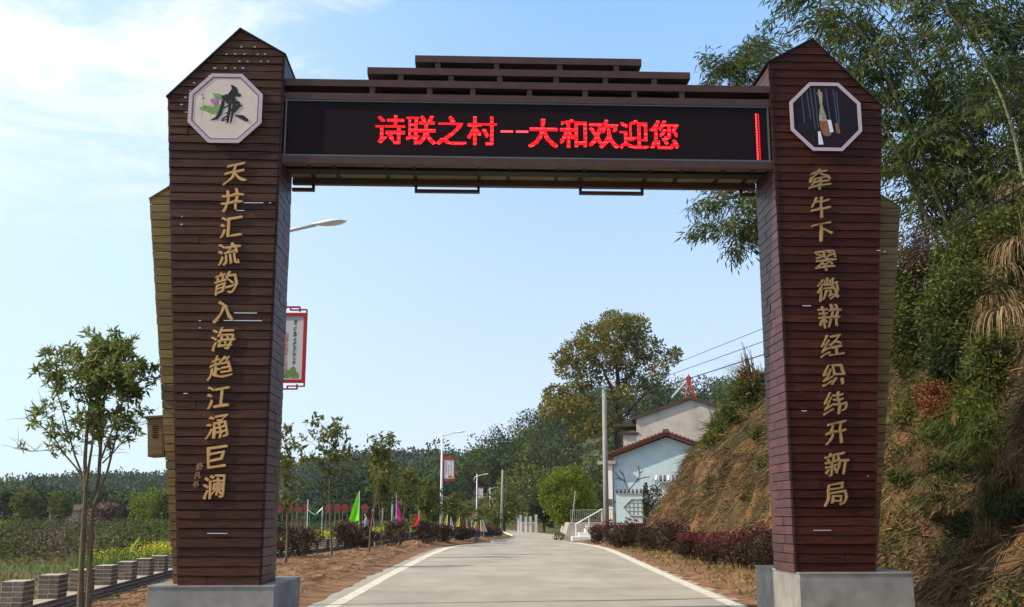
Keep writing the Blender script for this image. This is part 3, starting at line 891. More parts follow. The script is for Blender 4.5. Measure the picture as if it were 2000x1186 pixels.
for j in range(30):
    z = 7.45 + j * .0272
    b0 = len(mb.v)
    for x_, e, ez, mi_ in ((xr, .013, .009, 1), (xr + .040, .010, .007, 0)):
        b0 = len(mb.v); mb.v += [(x_ - e, BF + .012, z - ez), (x_ + e, BF + .012, z - ez), (x_ + e, BF + .012, z + ez), (x_ - e, BF + .012, z + ez)]
        mb.face((b0, b0 + 1, b0 + 2, b0 + 3), mi_)
me2 = bpy.data.meshes.new('lit_column'); me2.from_pydata(mb.v, [], mb.f); me2.materials.append(M['led']); me2.materials.append(M['led_hot'])
me2.polygons.foreach_set('material_index', mb.mi); me2.update(); tag(link('lit_column', me2, S), kind='stuff')

# fascia and crown rails; crown is a stepped lattice
bar(XL, XR, BF - .02, BF + .10, 7.275, 7.398, 'fascia')
CR = bpy.data.objects.new('crown', None); C.objects.link(CR); CR.parent = GATE; CR['label'] = 'stepped lattice crown on top of the beam'
tiers = [(XL, XR, 8.374, 8.49), (XL, XR, 8.612, 8.73), (-2.404, 3.002, 8.838, 8.955), (-1.617, 2.183, 9.062, 9.18)]
for i, (a, b, z0, z1) in enumerate(tiers):
    for y0, y1 in ((BF - .02, BF + .12), (BB - .12, BB)):
        bar(a, b, y0, y1, z0, z1, 'rail', 'steel', CR)
    if i:
        bar(a + .02 if i > 1 else a, b - .02 if i > 1 else b, BF + .12, BB - .12, z1 - .03, z1 - .005, 'cover_board', 'steel', CR)
    if i > 1:
        for x_ in (a, b - .08): bar(x_, x_ + .08, BF + .121, BB - .121, z0 + .001, z1 - .031, 'end_rail', 'steel', CR)
def lx_(px): return -1.617 + (px - 811) / 116.05
for zz0, zz1, pxs, ya, xa, xb in ((8.955, 9.062, (855, 969, 1092, 1203), 0, -1.45, 2.0), (8.73, 8.838, (784, 881, 975, 1085, 1181, 1276), 0, -2.2, 2.8), (8.49, 8.612, (730, 840, 923, 1033, 1141, 1237, 1330), 0, XL, XR)):
    for p_ in pxs:
        for y0 in (BF, BB - .10):
            bar(lx_(p_) - .045, lx_(p_) + .045, y0, y0 + .10, zz0, zz1, 'post', 'steel', CR)
    bar(xa, xb, BF + .40, BF + .42, zz0 - .05, zz1 - .01, 'back_panel', 'dark_panel', CR)
# underside lattice
bar(XL, XR, BB - .12, BB, 7.275, 7.40, 'rear_rail')
bar(XL, XR, .55, .80, 7.325, 7.378, 'middle_rail', 'dark_panel')
bar(XL, XR, BF + .105, BB - .125, 7.381, 7.40, 'soffit', 'soffit')
bar(XL, XR, BB - .06, BB - .02, 7.40, 8.37, 'back_sheet', 'steel')
def lx3(px): return -1.645 + (px - 810) * (1.132 / 127)
for p_ in (616, 664, 760, 812, 935, 992, 1085, 1133, 1258, 1318, 1398, 1454):
    xx = lx3(p_)
    if XL < xx < XR: bar(xx - .03, xx + .03, BF + .10, BB - .12, 7.345, 7.3805, 'cross_bar', 'dark_panel')
BKT = [(-3.76, lx3(616)), (lx3(810), lx3(937)), (lx3(1132), lx3(1259)), (lx3(1450), 4.335)]
for a, b in BKT:
    K = bpy.data.objects.new('hanging_bracket', None); C.objects.link(K); K.parent = GATE
    bar(a, b, BB - .11, BB - .02, 7.155, 7.205, 'bottom_bar', 'steel', K)
    for x_ in (a, b - .045):
        if -3.7 < x_ < 4.25: bar(x_, x_ + .045, BB - .105, BB - .025, 7.2055, 7.2745, 'side_bar', 'dark_panel', K)
# control box on the left wing
CB = bpy.data.objects.new('control_box', None); C.objects.link(CB); CB.parent = GATE; CB['label'] = 'ochre metal control box on the left wing'
mtx = Matrix.Translation((-5.60, .62, 2.86)) @ Matrix.Rotation(R(-4), 4, 'Y')
mb = MB(); mb.box(-.125, .125, -.18, .18, -.31, .29, mtx=mtx); mb.build('cabinet', M['ochre'], CB)
mb = MB(); mb.box(-.17, .15, -.23, .23, .292, .325, mtx=mtx); mb.build('lid', M['ochre'], CB)
mb = MB(); mb.box(-.10, .10, -.188, -.181, -.28, .26, mtx=mtx); mb.build('door', M['ochre'], CB)
for i in range(6):
    mb = MB(); mb.box(-.045, .035, -.194, -.1885, -.02 + i * .035, -.006 + i * .035, mtx=mtx); mb.build('vent_slot', M['core'], CB)
bar(-5.47, -5.30, .52, .72, 2.70, 2.95, 'wall_bracket', 'ochre', CB)

# ================================================================== BRICK WALL
BWALL = thing('brick_wall', 'low crenellated grey brick wall along the left verge beside the field', 'wall')
def brick_mesh(l, w_, h):
    mb = MB(); mb.box(-l / 2, l / 2, -w_ / 2, w_ / 2, -h / 2, h / 2)
    me = mb.mesh('brick', M['brick'])
    bm = bmesh.new(); bm.from_mesh(me); bmesh.ops.bevel(bm, geom=list(bm.edges), offset=.004, segments=1, affect='EDGES'); bm.to_mesh(me); bm.free(); return me
bm_full = brick_mesh(.165, .115, .062); bm_half = brick_mesh(.155, .115, .062); bm_side = brick_mesh(.115, .215, .062)
MH, MW, ML = .40, .345, .58
core_n = 0
ycs = []
y = 15.45
while y < 105: ycs.append(y); y += 1.93
stuff = MB(); mort = MB()
def rotp(cx, cy, a, u, v_): return (cx + u * math.cos(a) - v_ * math.sin(a), cy + u * math.sin(a) + v_ * math.cos(a))
nb = 0
for i, yc in enumerate(ycs):
    xr_ = wx(yc); a = math.atan2(-(wx(yc + .5) - wx(yc - .5)), 1.0)   # heading
    # merlon local frame: u to the right, v forward; front right corner at (xr_, yc)
    T = Matrix.Translation((xr_, yc, .23)) @ Matrix.Rotation(a, 4, 'Z')
    mort.box(-MW + .006, -.006, .006, ML - .006, 0, MH - .006, mtx=T)
    near = yc < 30.5
    for c in range(5):
        z = .04 + c * .08
        rows = []
        sw = c % 2
        if sw: rows += [('half', -.0775, .0575), ('full', -.0775 - .155 / 2 - .012 - .165 / 2 + .0, .0575)]
        else: rows += [('full', -.0825, .0575), ('half', -.0825 - .165 / 2 - .012 - .155 / 2, .0575)]
        rows += [('side', -.0575, .115 + .012 + .1075), ('side', -.0575, .115 + .012 + .1075 + .227)]
        for kind_, u, v_ in rows:
            jit = random.uniform(-.004, .004)
            if near and yc < 28.5:
                me = {'half': bm_half, 'full': bm_full, 'side': bm_side}[kind_]
                b = link('brick', me, BWALL); b.matrix_local = T @ Matrix.Translation((u + jit, v_ + jit * .5, z - .004)); nb += 1
            else:
                hw = {'half': .0775, 'full': .0825, 'side': .0575}[kind_]; hl = .1075 if kind_ == 'side' else .0575
                stuff.box(u - hw, u + hw, v_ - hl, v_ + hl, z - .035, z + .027, mtx=T)
# wall body: courses on the road side
y = 13.5
while y < 105:
    step_ = .237; a = math.atan2(-(wx(y + .5) - wx(y - .5)), 1.0)
    T = Matrix.Translation((wx(y) + .012, y, 0)) @ Matrix.Rotation(a, 4, 'Z')
    for c in range(3):
        off = (step_ / 2) * (c % 2)
        zc_ = .23 - .04 - c * .08
        if 15.3 < y < 22.5:
            b = link('brick', bm_side, BWALL); b.matrix_local = T @ Matrix.Translation((-.0575 + random.uniform(-.004, .004), off, zc_)); nb += 1
        else:
            stuff.box(-.115, random.uniform(-.004, .004), -.1075 + off, .1075 + off, zc_ - .031, zc_ + .031, mtx=T)
    mort.box(-MW, -.006, -.13, .135, -.1, .227, mtx=T)
    y += step_
mort.build('mortar', M['mortar'], BWALL)
so = stuff.build('brickwork', M['brick'], BWALL); so['kind'] = 'stuff'

# ================================================================== HOUSES
def make_house():
    H = thing('blue_house', 'pale blue gabled house with red roof edge and branch mural above the road', 'house', (11.7, 82, 0), R(-10))
    # local: x across gable, y back, origin at gable centre
    ex, ez, az = 4.3, 6.15, 7.75
    mb = MB(); mb.extrude_y([(-4.05, .2), (4.05, .2), (4.05, 6.15), (0, 7.62), (-4.05, 6.15)], 0, 8.5); mb.build('wall', M['blue_wall'], H)
    for s in (-1, 1):
        mb = MB(); a, b = (s * 4.55, 6.02), (0, 7.72)
        mb.extrude_y([a, b, (0, 7.98), (s * 4.65, 6.27)], -.62, 8.9); mb.build('roof', M['roof_red'], H)
    # bargeboard tiles along the rake
    for s in (-1, 1):
        for i in range(16):
            t = (i + .5) / 16; x_ = s * 4.6 * t; z_ = 7.99 - (1.72) * t
            mb = MB(); mb.box(x_ - .15, x_ + .15, -.70, -.40, z_ - .06, z_ + .09); mb.build('ridge_tile', M['roof_red'], H)
    mb = MB(); mb.box(-.22, .22, -.74, -.3, 7.88, 8.18); mb.build('ridge_cap', M['roof_red'], H)
    # plaster band and plinth
    mb = MB(); mb.box(-4.06, 4.06, -.05, -.002, 2.72, 2.86); mb.build('band', M['ledge'], H)
    mb = MB(); mb.box(-4.07, 4.07, -.06, -.002, .2, 2.10); mb.build('plinth', M['ledge'], H)
    # branch mural, painted flat
    mb = MB()
    for s_ in ([(-2.9, 3.65), (-3.15, 4.2), (-3.35, 5.0)], [(-2.9, 3.65), (-2.35, 4.3), (-2.05, 4.7), (-2.15, 5.5)], [(-3.15, 4.3), (-3.6, 4.6), (-3.9, 4.5)], [(-2.3, 4.4), (-1.8, 4.6), (-1.3, 4.65)], [(-3.3, 4.8), (-3.6, 5.2)], [(-2.1, 4.9), (-1.8, 5.1)], [(-3.5, 4.4), (-3.9, 5.0)]):
        for a, b in zip(s_, s_[1:]):
            dx, dz = b[0] - a[0], b[1] - a[1]; l = math.hypot(dx, dz); nx_, nz_ = -dz / l * .05, dx / l * .05
            b0 = len(mb.v); mb.v += [(a[0] + nx_, -.004, a[1] + nz_), (b[0] + nx_ * .6, -.004, b[1] + nz_ * .6), (b[0] - nx_ * .6, -.004, b[1] - nz_ * .6), (a[0] - nx_, -.004, a[1] - nz_)]
            mb.face((b0, b0 + 1, b0 + 2, b0 + 3))
    mb.build('branch_mural', M['mural'], H)
    # porch column and slab at left
    mb = MB(); mb.box(-4.62, -4.1, -.45, -.07, .6, 5.6); mb.build('porch_column', M['white_wall'], H)
    mb = MB(); mb.box(-5.2, -3.8, -.7, -.06, 5.6, 5.85); mb.build('porch_slab', M['concrete'], H)
    mb = MB(); mb.box(-4.58, -4.14, -.50, -.455, 2.5, 3.0); mb.build('plaque', M['bark'], H)
    return H
HOUSE = make_house()
# forecourt wall with tile cap and hexagonal lattice
FW = thing('forecourt_wall', 'pale blue forecourt wall with grey tile capping and hexagonal lattice opening', 'wall', (10.1, 80.3, 0), R(-10))
mb = MB(); mb.box(-2.45, 2.2, 0, .25, .3, 3.35); mb.build('wall', M['blue_wall'], FW)
mb = MB(); mb.box(-2.5, 2.25, -.06, .31, 3.352, 3.42); mb.build('coping', M['white_wall'], FW)
for i in range(16):
    mb = MB(); x_ = -2.4 + i * .295
    mb.tube([(x_, -.16, 3.46), (x_, .125, 3.66), (x_, .41, 3.46)], .085, 6); mb.build('cap_tile', M['white_wall'] if i in (7, 8, 9) else M['tile_grey'], FW)
mb = MB(); hexp = [(-1.9, 2.4), (-1.35, 2.95), (-.4, 2.95), (.1, 2.4), (-.4, 1.75), (-1.35, 1.75)]
for a, b in zip(hexp, hexp[1:] + hexp[:1]): mb.tube([(a[0], -.03, a[1]), (b[0], -.03, b[1])], .05, 4)
mb.build('lattice_frame', M['concrete'], FW)
mb = MB()
for i in range(5): mb.tube([(-1.5 + i * .3, -.02, 1.85), (-1.5 + i * .3, -.02, 2.85)], .025, 4)
for z in (2.1, 2.4, 2.7): mb.tube([(-1.7, -.02, z), (-.1, -.02, z)], .025, 4)
mb.build('lattice', M['concrete'], FW)
# red and white gate pier
GP = thing('gate_pier', 'white gate pier with grey tiled cap and red panels between blue house and bank', 'gate pier', (11.55, 79.2, 0), R(-10))
mb = MB(); mb.box(-.8, .9, 0, .6, .3, 4.1); mb.build('wall', M['white_wall'], GP)
mb = MB(); mb.box(-1.15, 1.3, -.3, .9, 4.1, 4.22); mb.build('slab', M['white_wall'], GP)
for i in range(8):
    mb = MB(); x_ = -1.05 + i * .3; mb.tube([(x_, -.42, 4.26), (x_, .3, 4.62), (x_, 1.0, 4.26)], .08, 6); mb.build('cap_tile', M['tile_grey'] if i % 3 else M['white_wall'], GP)
mb = MB(); mb.box(-.45, .35, -.05, -.005, 1.2, 2.95); mb.build('red_panel', M['red'], GP)
mb = MB(); mb.box(.45, .95, -.05, -.005, 3.1, 3.8); mb.build('red_panel', M['red'], GP)

UH = thing('beige_house', 'tall plain beige rendered house rising behind the pale blue house', 'house', (16.0, 96, 0), R(-8))
mb = MB(); mb.extrude_y([(-4.9, 2), (5.2, 2), (5.2, 10.3), (0, 12.0), (-4.9, 10.42)], 0, 9); mb.build('wall', M['beige_wall'], UH)
for s in (-1, 1):
    mb = MB(); mb.extrude_y([(s * 5.3, 10.20), (0, 12.02), (0, 12.27), (s * 5.4, 10.42)], -.3, 9.3); mb.build('roof', M['roof_dark'], UH)
mb = MB(); mb.box(-6.1, -4.901, .2, 7, 2, 8.95); mb.build('side_wing', M['beige_wall'], UH)
mb = MB(); mb.box(-6.5, -4.7, -.1, 7.4, 8.951, 9.12); mb.build('flat_roof', M['roof_dark'], UH)
mb = MB(); mb.box(-7.0, -4.92, 1.0, 6, 9.75, 9.95); mb.build('canopy', M['roof_dark'], UH)
SH = thing('solar_water_heater', 'slanted solar water heater with red tank on the ridge of the beige house', 'solar heater', (15.5, 96.5, 12.1), R(-8))
mb = MB()
for i in range(7): mb.tube([(-1.1, .3 + i * .22, .25), (.35, .3 + i * .22, 1.75)], .05, 6)
mb.build('collector_tube', M['photo_white'], SH)
mb = MB(); mb.tube([(.45, .1, 1.85), (.45, 1.9, 1.85)], .26, 12); mb.build('tank', M['red'], SH)
for y_ in (.2, 1.8):
    mb = MB(); mb.tube([(.45, y_, 1.7), (1.05, y_, 0.0)], .06, 4); mb.tube([(.45, y_, 1.7), (.1, y_, .1)], .05, 4); mb.build('stand', M['red'], SH)

# terrace, retaining wall, steps and rails
TR = thing('retaining_wall', 'grey concrete retaining wall of the house terrace beside the round tree', 'wall', (0, 0, 0))
mb = MB(); mb.v = [(3.75, 79.6, -.1), (8.6, 79.6, -.1), (8.6, 79.6, 1.25), (4.15, 79.6, 1.28), (3.9, 92, -.1), (8.6, 92, -.1), (8.6, 92, 1.25), (4.2, 92, 1.28)]
for q in ((0, 1, 2, 3), (5, 4, 7, 6), (4, 0, 3, 7), (1, 5, 6, 2), (3, 2, 6, 7), (0, 4, 5, 1)): mb.face(q)
mb.build('wall', M['concrete'], TR)
RL = thing('terrace_railing', 'thin grey metal railing on top of the concrete terrace wall', 'railing')
mb = MB(); mb.tube([(4.25, 79.8, 2.15), (7.6, 79.8, 2.22)], .022, 4); mb.tube([(4.25, 79.8, 1.45), (7.6, 79.8, 1.45)], .018, 4)
mb.build('rail', M['pole'], RL)
for i in range(24):
    x_ = 4.25 + i * .145; mb = MB(); mb.tube([(x_, 79.8, 1.25), (x_, 79.8, 2.16)], .014, 4); mb.build('baluster', M['pole'], RL)
HR = thing('handrail', 'white sloping handrail rising beside the steps to the blue house', 'handrail')
mb = MB(); mb.tube([(4.55, 79.1, 1.15), (6.55, 79.1, 2.25)], .05, 6); mb.build('rail', M['white_post'], HR)
for t in (0, .5, 1): mb = MB(); x_ = 4.6 + 1.9 * t; mb.tube([(x_, 79.1, 0), (x_, 79.1, 1.15 + 1.1 * t)], .04, 5); mb.build('post', M['white_post'], HR)
ST = thing('concrete_steps', 'cream painted concrete steps up from the road to the terrace', 'steps')
for a in ((4.25, 6.0, 77.6, 79.5, 0, .30), (4.75, 5.95, 77.9, 79.5, .301, .58), (5.2, 5.9, 78.2, 79.5, .581, .85)): mb = MB(); mb.box(*a); mb.build('step', M['white_wall'], ST)
mb = MB(); mb.box(5.25, 5.4, 78.2, 78.4, .851, 1.15); mb.build('end_block', M['white_wall'], ST)
mb = MB(); mb.box(3.0, 30, 80, 130, 0, 1.24)
mb.v = [(x_, y_, z_) if x_ > 3.5 else (4.3 if y_ < 100 else 6, y_ if y_ < 100 else 98, z_) for x_, y_, z_ in mb.v]
mb.v = [(x_, min(y_, 112), z_) for x_, y_, z_ in mb.v]
tag(mb.build('terrace', M['soil']), kind='structure')

# white and pink roadside parapet at the far bend
PP = thing('bridge_parapet', 'white posted parapet with pink panels at the far bend of the road', 'parapet', (0, 0, 0))
for px_c, top in ((1013, 1014), (1017, 1008), (1027, 1011), (1036, 1010), (1047, 1007)):
    a = on_ground(px_c, 1038).y; b = at(px_c, 1037, 126); t_ = at(px_c, top, 126)
    mb = MB(); mb.box(b.x - .14, b.x + .14, 126, 126.28, 0, t_.z); mb.box(b.x - .18, b.x + .18, 125.96, 126.32, t_.z + .001, t_.z + .08); mb.build('post', M['white_post'], PP)
p0, p1 = at(1014, 1020, 126), at(1046, 1020, 126)
mb = MB(); mb.box(p0.x, p1.x, 126.08, 126.2, .15, p0.z - .1); mb.build('panel', mat('salmon_panel', (.62, .36, .27), .8), PP)
mb = MB(); mb.box(p0.x, p1.x, 126.05, 126.25, p0.z - .098, p0.z); mb.build('top_rail', M['white_post'], PP)

# ================================================================== STREET LAMPS
def make_lamp(first=True):
    L_ = thing('street_lamp', 'x', 'street lamp', group='white street lamps along the left verge')
    mb = MB(); mb.tube([(0, 0, 0), (0, 0, 3.5), (0, 0, 7.35)], [.10, .085, .05], 10); mb.build('pole', M['lamp_white'], L_, smooth=True)
    mb = MB(); mb.tube([(0, 0, 0), (0, 0, .03)], .2, 10); mb.build('base_plate', M['lamp_white'], L_)
    mb = MB(); mb.tube([(-.35, 0, 6.3), (-.40, 0, 6.6), (-.25, 0, 6.95), (0, 0, 7.05), (.5, 0, 7.17), (.95, 0, 7.27)], [.02, .035, .04, .045, .04, .035], 8); mb.build('arm', M['lamp_white'], L_, smooth=True)
    mb = MB(); mb.tube([(-.35, 0, 6.3), (0, 0, 6.2)], .02, 5); mb.build('brace', M['lamp_white'], L_)
    mb = MB(); n = 14
    secs = [(.88, .03, .03), (1.0, .055, .035), (1.15, .11, .055), (1.32, .14, .06), (1.46, .11, .045), (1.56, .02, .015)]
    for x_, wy, hz in secs:
        for k in range(n):
            a = 2 * math.pi * k / n; mb.v.append((x_, math.cos(a) * wy, 7.28 + (x_ - .88) * .10 + math.sin(a) * hz))
    for i in range(len(secs) - 1):
        for k in range(n): mb.face((i * n + k, i * n + (k + 1) % n, (i + 1) * n + (k + 1) % n, (i + 1) * n + k))
    mb.build('lamp_head', M['lamp_white'], L_, smooth=True)
    mb = MB(); mb.v = []
    for k in range(12):
        a = 2 * math.pi * k / 12; mb.v.append((1.28 + math.cos(a) * .19, math.sin(a) * .09, 7.262 + (1.28 + math.cos(a) * .19 - .88) * .10))
    mb.face(list(range(12))); mb.build('lens', M['lamp_dark'], L_)
    # banner frame with corner fretwork
    mb = MB(); z0, z1 = 4.02, 5.62
    for a in ((.10, .16, z0 + .16, z1 - .16), (.80, .86, z0 + .16, z1 - .16)): mb.box(a[0], a[1], -.04, .04, a[2], a[3])
    for za in (z0 + .12, z1 - .18): mb.box(.10, .86, -.041, .041, za, za + .06)
    mb.build('banner_frame', M['red'], L_)
    for s, zb_ in ((1, z1 - .119), (-1, z0 + .119)):
        mb = MB()
        def bx(x0, x1, a, b): mb.box(x0, x1, -.035, .035, min(zb_ + s * a, zb_ + s * b), max(zb_ + s * a, zb_ + s * b))
        bx(.10, .42, .001, .13); bx(.42, .72, .105, .13); bx(.70, .725, .03, .104); bx(.52, .70, .05, .07); bx(.52, .54, .071, .104); bx(.726, .86, .055, .075); bx(.84, .86, .001, .054)
        mb.build('fretwork', M['red'], L_)
    mb = MB(); mb.box(.161, .799, -.015, .015, z0 + .181, z1 - .181); bn = mb.build('banner', M['bannerwhite'], L_)
    M['faded_red'] = mat('faded_red_print', (.60, .20, .20), .8, .1)
    for col, x_, ch_, sz, zt in (('faded_red', .32, '天朗气清惠风和畅', .09, 5.28), ('faded_red', .47, '山青水秀鸟语花香', .09, 5.12), ('mural', .64, '诗书传家耕读继世源远流长', .065, 5.38)):
        me = text_mesh('\n'.join(ch_), sz, 0, 0, .004)
        co = np.empty(len(me.vertices) * 3); me.vertices.foreach_get('co', co); co = co.reshape(-1, 3)
        me.vertices.foreach_set('co', np.stack([co[:, 0] + x_, np.full(len(co), -.0175), co[:, 1] * 1.12 + zt - .08], 1).reshape(-1))
        me.materials.clear(); me.materials.append(M[col]); link('lettering', me, bn)
    mb = MB()
    for u, z_, a, b in ((.58, 4.33, .13, .06), (.66, 4.27, .09, .05), (.52, 4.27, .10, .04), (.62, 4.40, .06, .05)):
        disc(mb, 0, 0, a, b, 1, -.0178 - .0005 * random.random(), u, z_, n=9, wob=.2)
    mb.build('leaf_print', M['lotus_leaf'], bn)
    return L_
lamp = make_lamp()
spots = [((-4.83, 20.5), 'white street lamp nearest the gate, its head and red banner right of the left pillar'),
         ((-4.72, 73), 'white street lamp with red framed banner just beyond the yellow and red flags'),
         ((-4.64, 144), 'white street lamp second from the farthest, its pole behind the roadside bushes'),
         ((-4.16, 207), 'farthest and smallest white street lamp beside the thin utility pole')]
for i, ((x, y), lab) in enumerate(spots):
    o = lamp if i == 0 else copy_tree(lamp)
    o.location = (x, y, 0); o['label'] = lab

# ================================================================== POLES AND WIRES
def pole(px, ytop, Y, r0, r1, label, z0=0):
    b = at(px, ytop, Y)
    T = thing('utility_pole', label, 'utility pole', (b.x, Y, z0))
    mb = MB(); mb.tube([(0, 0, -.3), (0, 0, (b.z - z0) / 2), (0, 0, b.z - z0)], [r0, (r0 + r1) / 2, r1], 12); mb.build('shaft', M['pole'], T, smooth=True)
    return T, b
UP, tp = pole(1180, 765, 70, .19, .14, 'thick round concrete utility pole beside the terrace steps')
UP2, tp2 = pole(979, 918, 104, .13, .09, 'thin leaning pale utility pole at the left bend of the road')
UP2.rotation_euler = (0, R(1.2), 0)
pole(767, 972, 95, .10, .08, 'short pale concrete post standing in the field behind the pink flag')
pole(748, 978, 100, .08, .06, 'thin short post in the field left of the pink flag')
def wire(pts, r, label, sag=0.):
    P = [Vector(p) for p in pts]; out_ = []
    for a, b in zip(P, P[1:]):
        for k in range(12):
            t = k / 12; q = a.lerp(b, t); q.z -= sag * 4 * t * (1 - t) * (b - a).length / 40; out_.append(q)
    out_.append(P[-1]); mb = MB(); mb.tube(out_, r, 4)
    return tag(mb.build('overhead_wire', M['wire']), label, 'wire', 'overhead wires')
wire([tp + Vector((-.4, 0, -.2)), at(1500, 638, 40), at(2060, 315, 17)], .012, 'highest thin overhead wire running from the concrete pole over the bank')
wire([tp + Vector((.1, 0, -.4)), at(1500, 664, 40), at(2060, 340, 17)], .014, 'middle overhead wire from the concrete pole past the right pillar')
wire([tp + Vector((.4, 0, -.8)), at(1500, 690, 40), at(1760, 500, 26), at(2060, 330, 17)], .022, 'lowest and thickest overhead wire crossing the bamboo stems')
wire([at(520, 985, 130), at(767, 972, 95), at(1060, 966, 120)], .02, 'long level wire crossing behind the field and flags')

# ================================================================== FLAGS, SIGNS
def flag(px, ytop, ybot, Y, wpx, col, label, lean=-1):
    b, t_ = at(px, ybot, Y), at(px, ytop, Y); h = t_.z - b.z; w_ = wpx * Y / 2141
    T = thing('pennant_flag', label, 'flag', (b.x, Y, 0), 0, 'coloured pennant flags along the left verge')
    mb = MB(); mb.tube([(0, 0, 0), (0, 0, t_.z + .03)], .018, 5); mb.build('staff', M['lamp_white'], T)
    n = 8; mb = MB(); T.rotation_euler = (R(random.uniform(-4, 4)), R(random.uniform(-5, 5)), 0); cu = random.uniform(.7, 1.15); wv = random.uniform(.08, .22)
    for i in range(n + 1):
        t = i / n; ww = w_ * (1 - t) ** cu + .02
        for k in range(5):
            s_ = k / 4; mb.v.append((lean * ww * s_, .10 * math.sin(s_ * 5 + t * 3 + px) * ww * 2 + wv * s_ * ww, b.z + h * t - .06 * s_ * (1 - t)))
    for i in range(n):
        for k in range(4): mb.face((i * 5 + k, i * 5 + k + 1, (i + 1) * 5 + k + 1, (i + 1) * 5 + k))
    mb.build('cloth', M['flag_' + col], T, smooth=True)
    return T
flag(702, 960, 1017, 58, 20, 'green', 'large bright green pennant flag above the plum hedge')
flag(774, 967, 1016, 62, 12, 'pink', 'tall magenta pennant flag left of the red one', 1)
flag(733, 995, 1028, 60, 10, 'dark red', 'small dark red drooping flag beside the walking person', -1)
flag(814, 998, 1026, 65.3, 10, 'red', 'bright red pennant flag in front of the roadside tree', -1)
flag(842, 997, 1016, 70, 8, 'lime', 'small lime green pennant left of the banner lamp', 1)
flag(872, 1006, 1032, 71, 10, 'yellow', 'yellow pennant immediately right of the banner lamp pole')
flag(878, 1011, 1036, 71.6, 8, 'pale blue', 'pale blue pennant touching the yellow one by the lamp pole', 1)
flag(896, 1011, 1034, 76, 11, 'yellow', 'yellow pennant standing alone between the two clusters of flags')
for px_, col, lab in ((913, 'rose', 'small rose pennant leftmost of the farthest flag cluster'), (919, 'deep green', 'small deep green pennant in the farthest flag cluster'), (927, 'yellow', 'small yellow pennant left of the second lamp pole in the farthest cluster'),
                      (938, 'orange', 'small orange pennant right of the second lamp pole'), (945, 'pale blue', 'small pale blue pennant rightmost of the farthest flag cluster')):
    flag(px_, 1016, 1038, 80 + random.random(), random.uniform(6, 9), col, lab, random.choice((-1, 1)))
def signboard(px, Y, sgn):
    b, t_ = at(px, 1022, Y), at(px, 993, Y)
    T = thing('round_sign', sgn, 'sign', (b.x, Y, -.2), 0, 'round red signs on twin posts in the field')
    for s in (-.17, .17):
        mb = MB(); mb.tube([(s, 0, 0), (s, 0, t_.z + .2)], .018, 5); mb.build('post', M['pole'], T)
    mb = MB(); o_ = [(.27 * math.cos(a) * 1.0, t_.z + .2 + .33 * math.sin(a)) for a in np.linspace(0, 2 * math.pi, 15)[:-1]]
    mb.extrude_y(o_, -.06, -.03); mb.build('board', M['rose_board'], T)
    mb = MB(); o_ = [(.20 * math.cos(a), t_.z + .2 + .22 * math.sin(a)) for a in np.linspace(0, 2 * math.pi, 15)[:-1]]
    mb.extrude_y(o_, -.066, -.061); mb.build('disc', M['red_dark'], T)
M['rose_board'] = mat('faded_red_board', (.20, .075, .055), .8, .2)
for i, px_ in enumerate((546, 565, 583, 600, 641, 658, 673, 690, 712)):
    signboard(px_, 78 + i * .6, ['round red sign just showing right of the left pillar', 'round red sign, second from the left pillar', 'round red sign, third from the left pillar', 'round red sign immediately left of the green climbing frame',
              'round red sign just left of the slim tree trunk', 'round red sign just right of the slim tree trunk', 'round red sign over the plum bush', 'round red sign partly behind the green pennant', 'round red sign just right of the green pennant'][i])
# green and white ornamental trellis
b = at(615, 1020, 78)
GT = thing('garden_trellis', 'green leafy ornament on white frame standing among the red signs', 'trellis', (b.x, 78, -.2))
mb = MB(); mb.tube([(-.55, 0, 0), (-.55, 0, 3.1)], .035, 5); mb.tube([(.5, 0, 0), (.5, 0, 2.6)], .03, 5); mb.tube([(-.55, 0, 2.4), (0, 0, 2.0), (.5, 0, 2.5)], .03, 5); mb.build('frame', M['lamp_white'], GT)
c_, d_, l_, w_ = blob_leaves([(-.2, 0, 2.1, .35, .3, .6), (.2, 0, 1.5, .35, .3, .6), (0, 0, .8, .2, .2, .6)], 260, .16, .08)
leaves('foliage', c_, d_, l_, w_, leafmat('ornament_leaf', (.03, .14, .05), (.05, .24, .09)), GT)

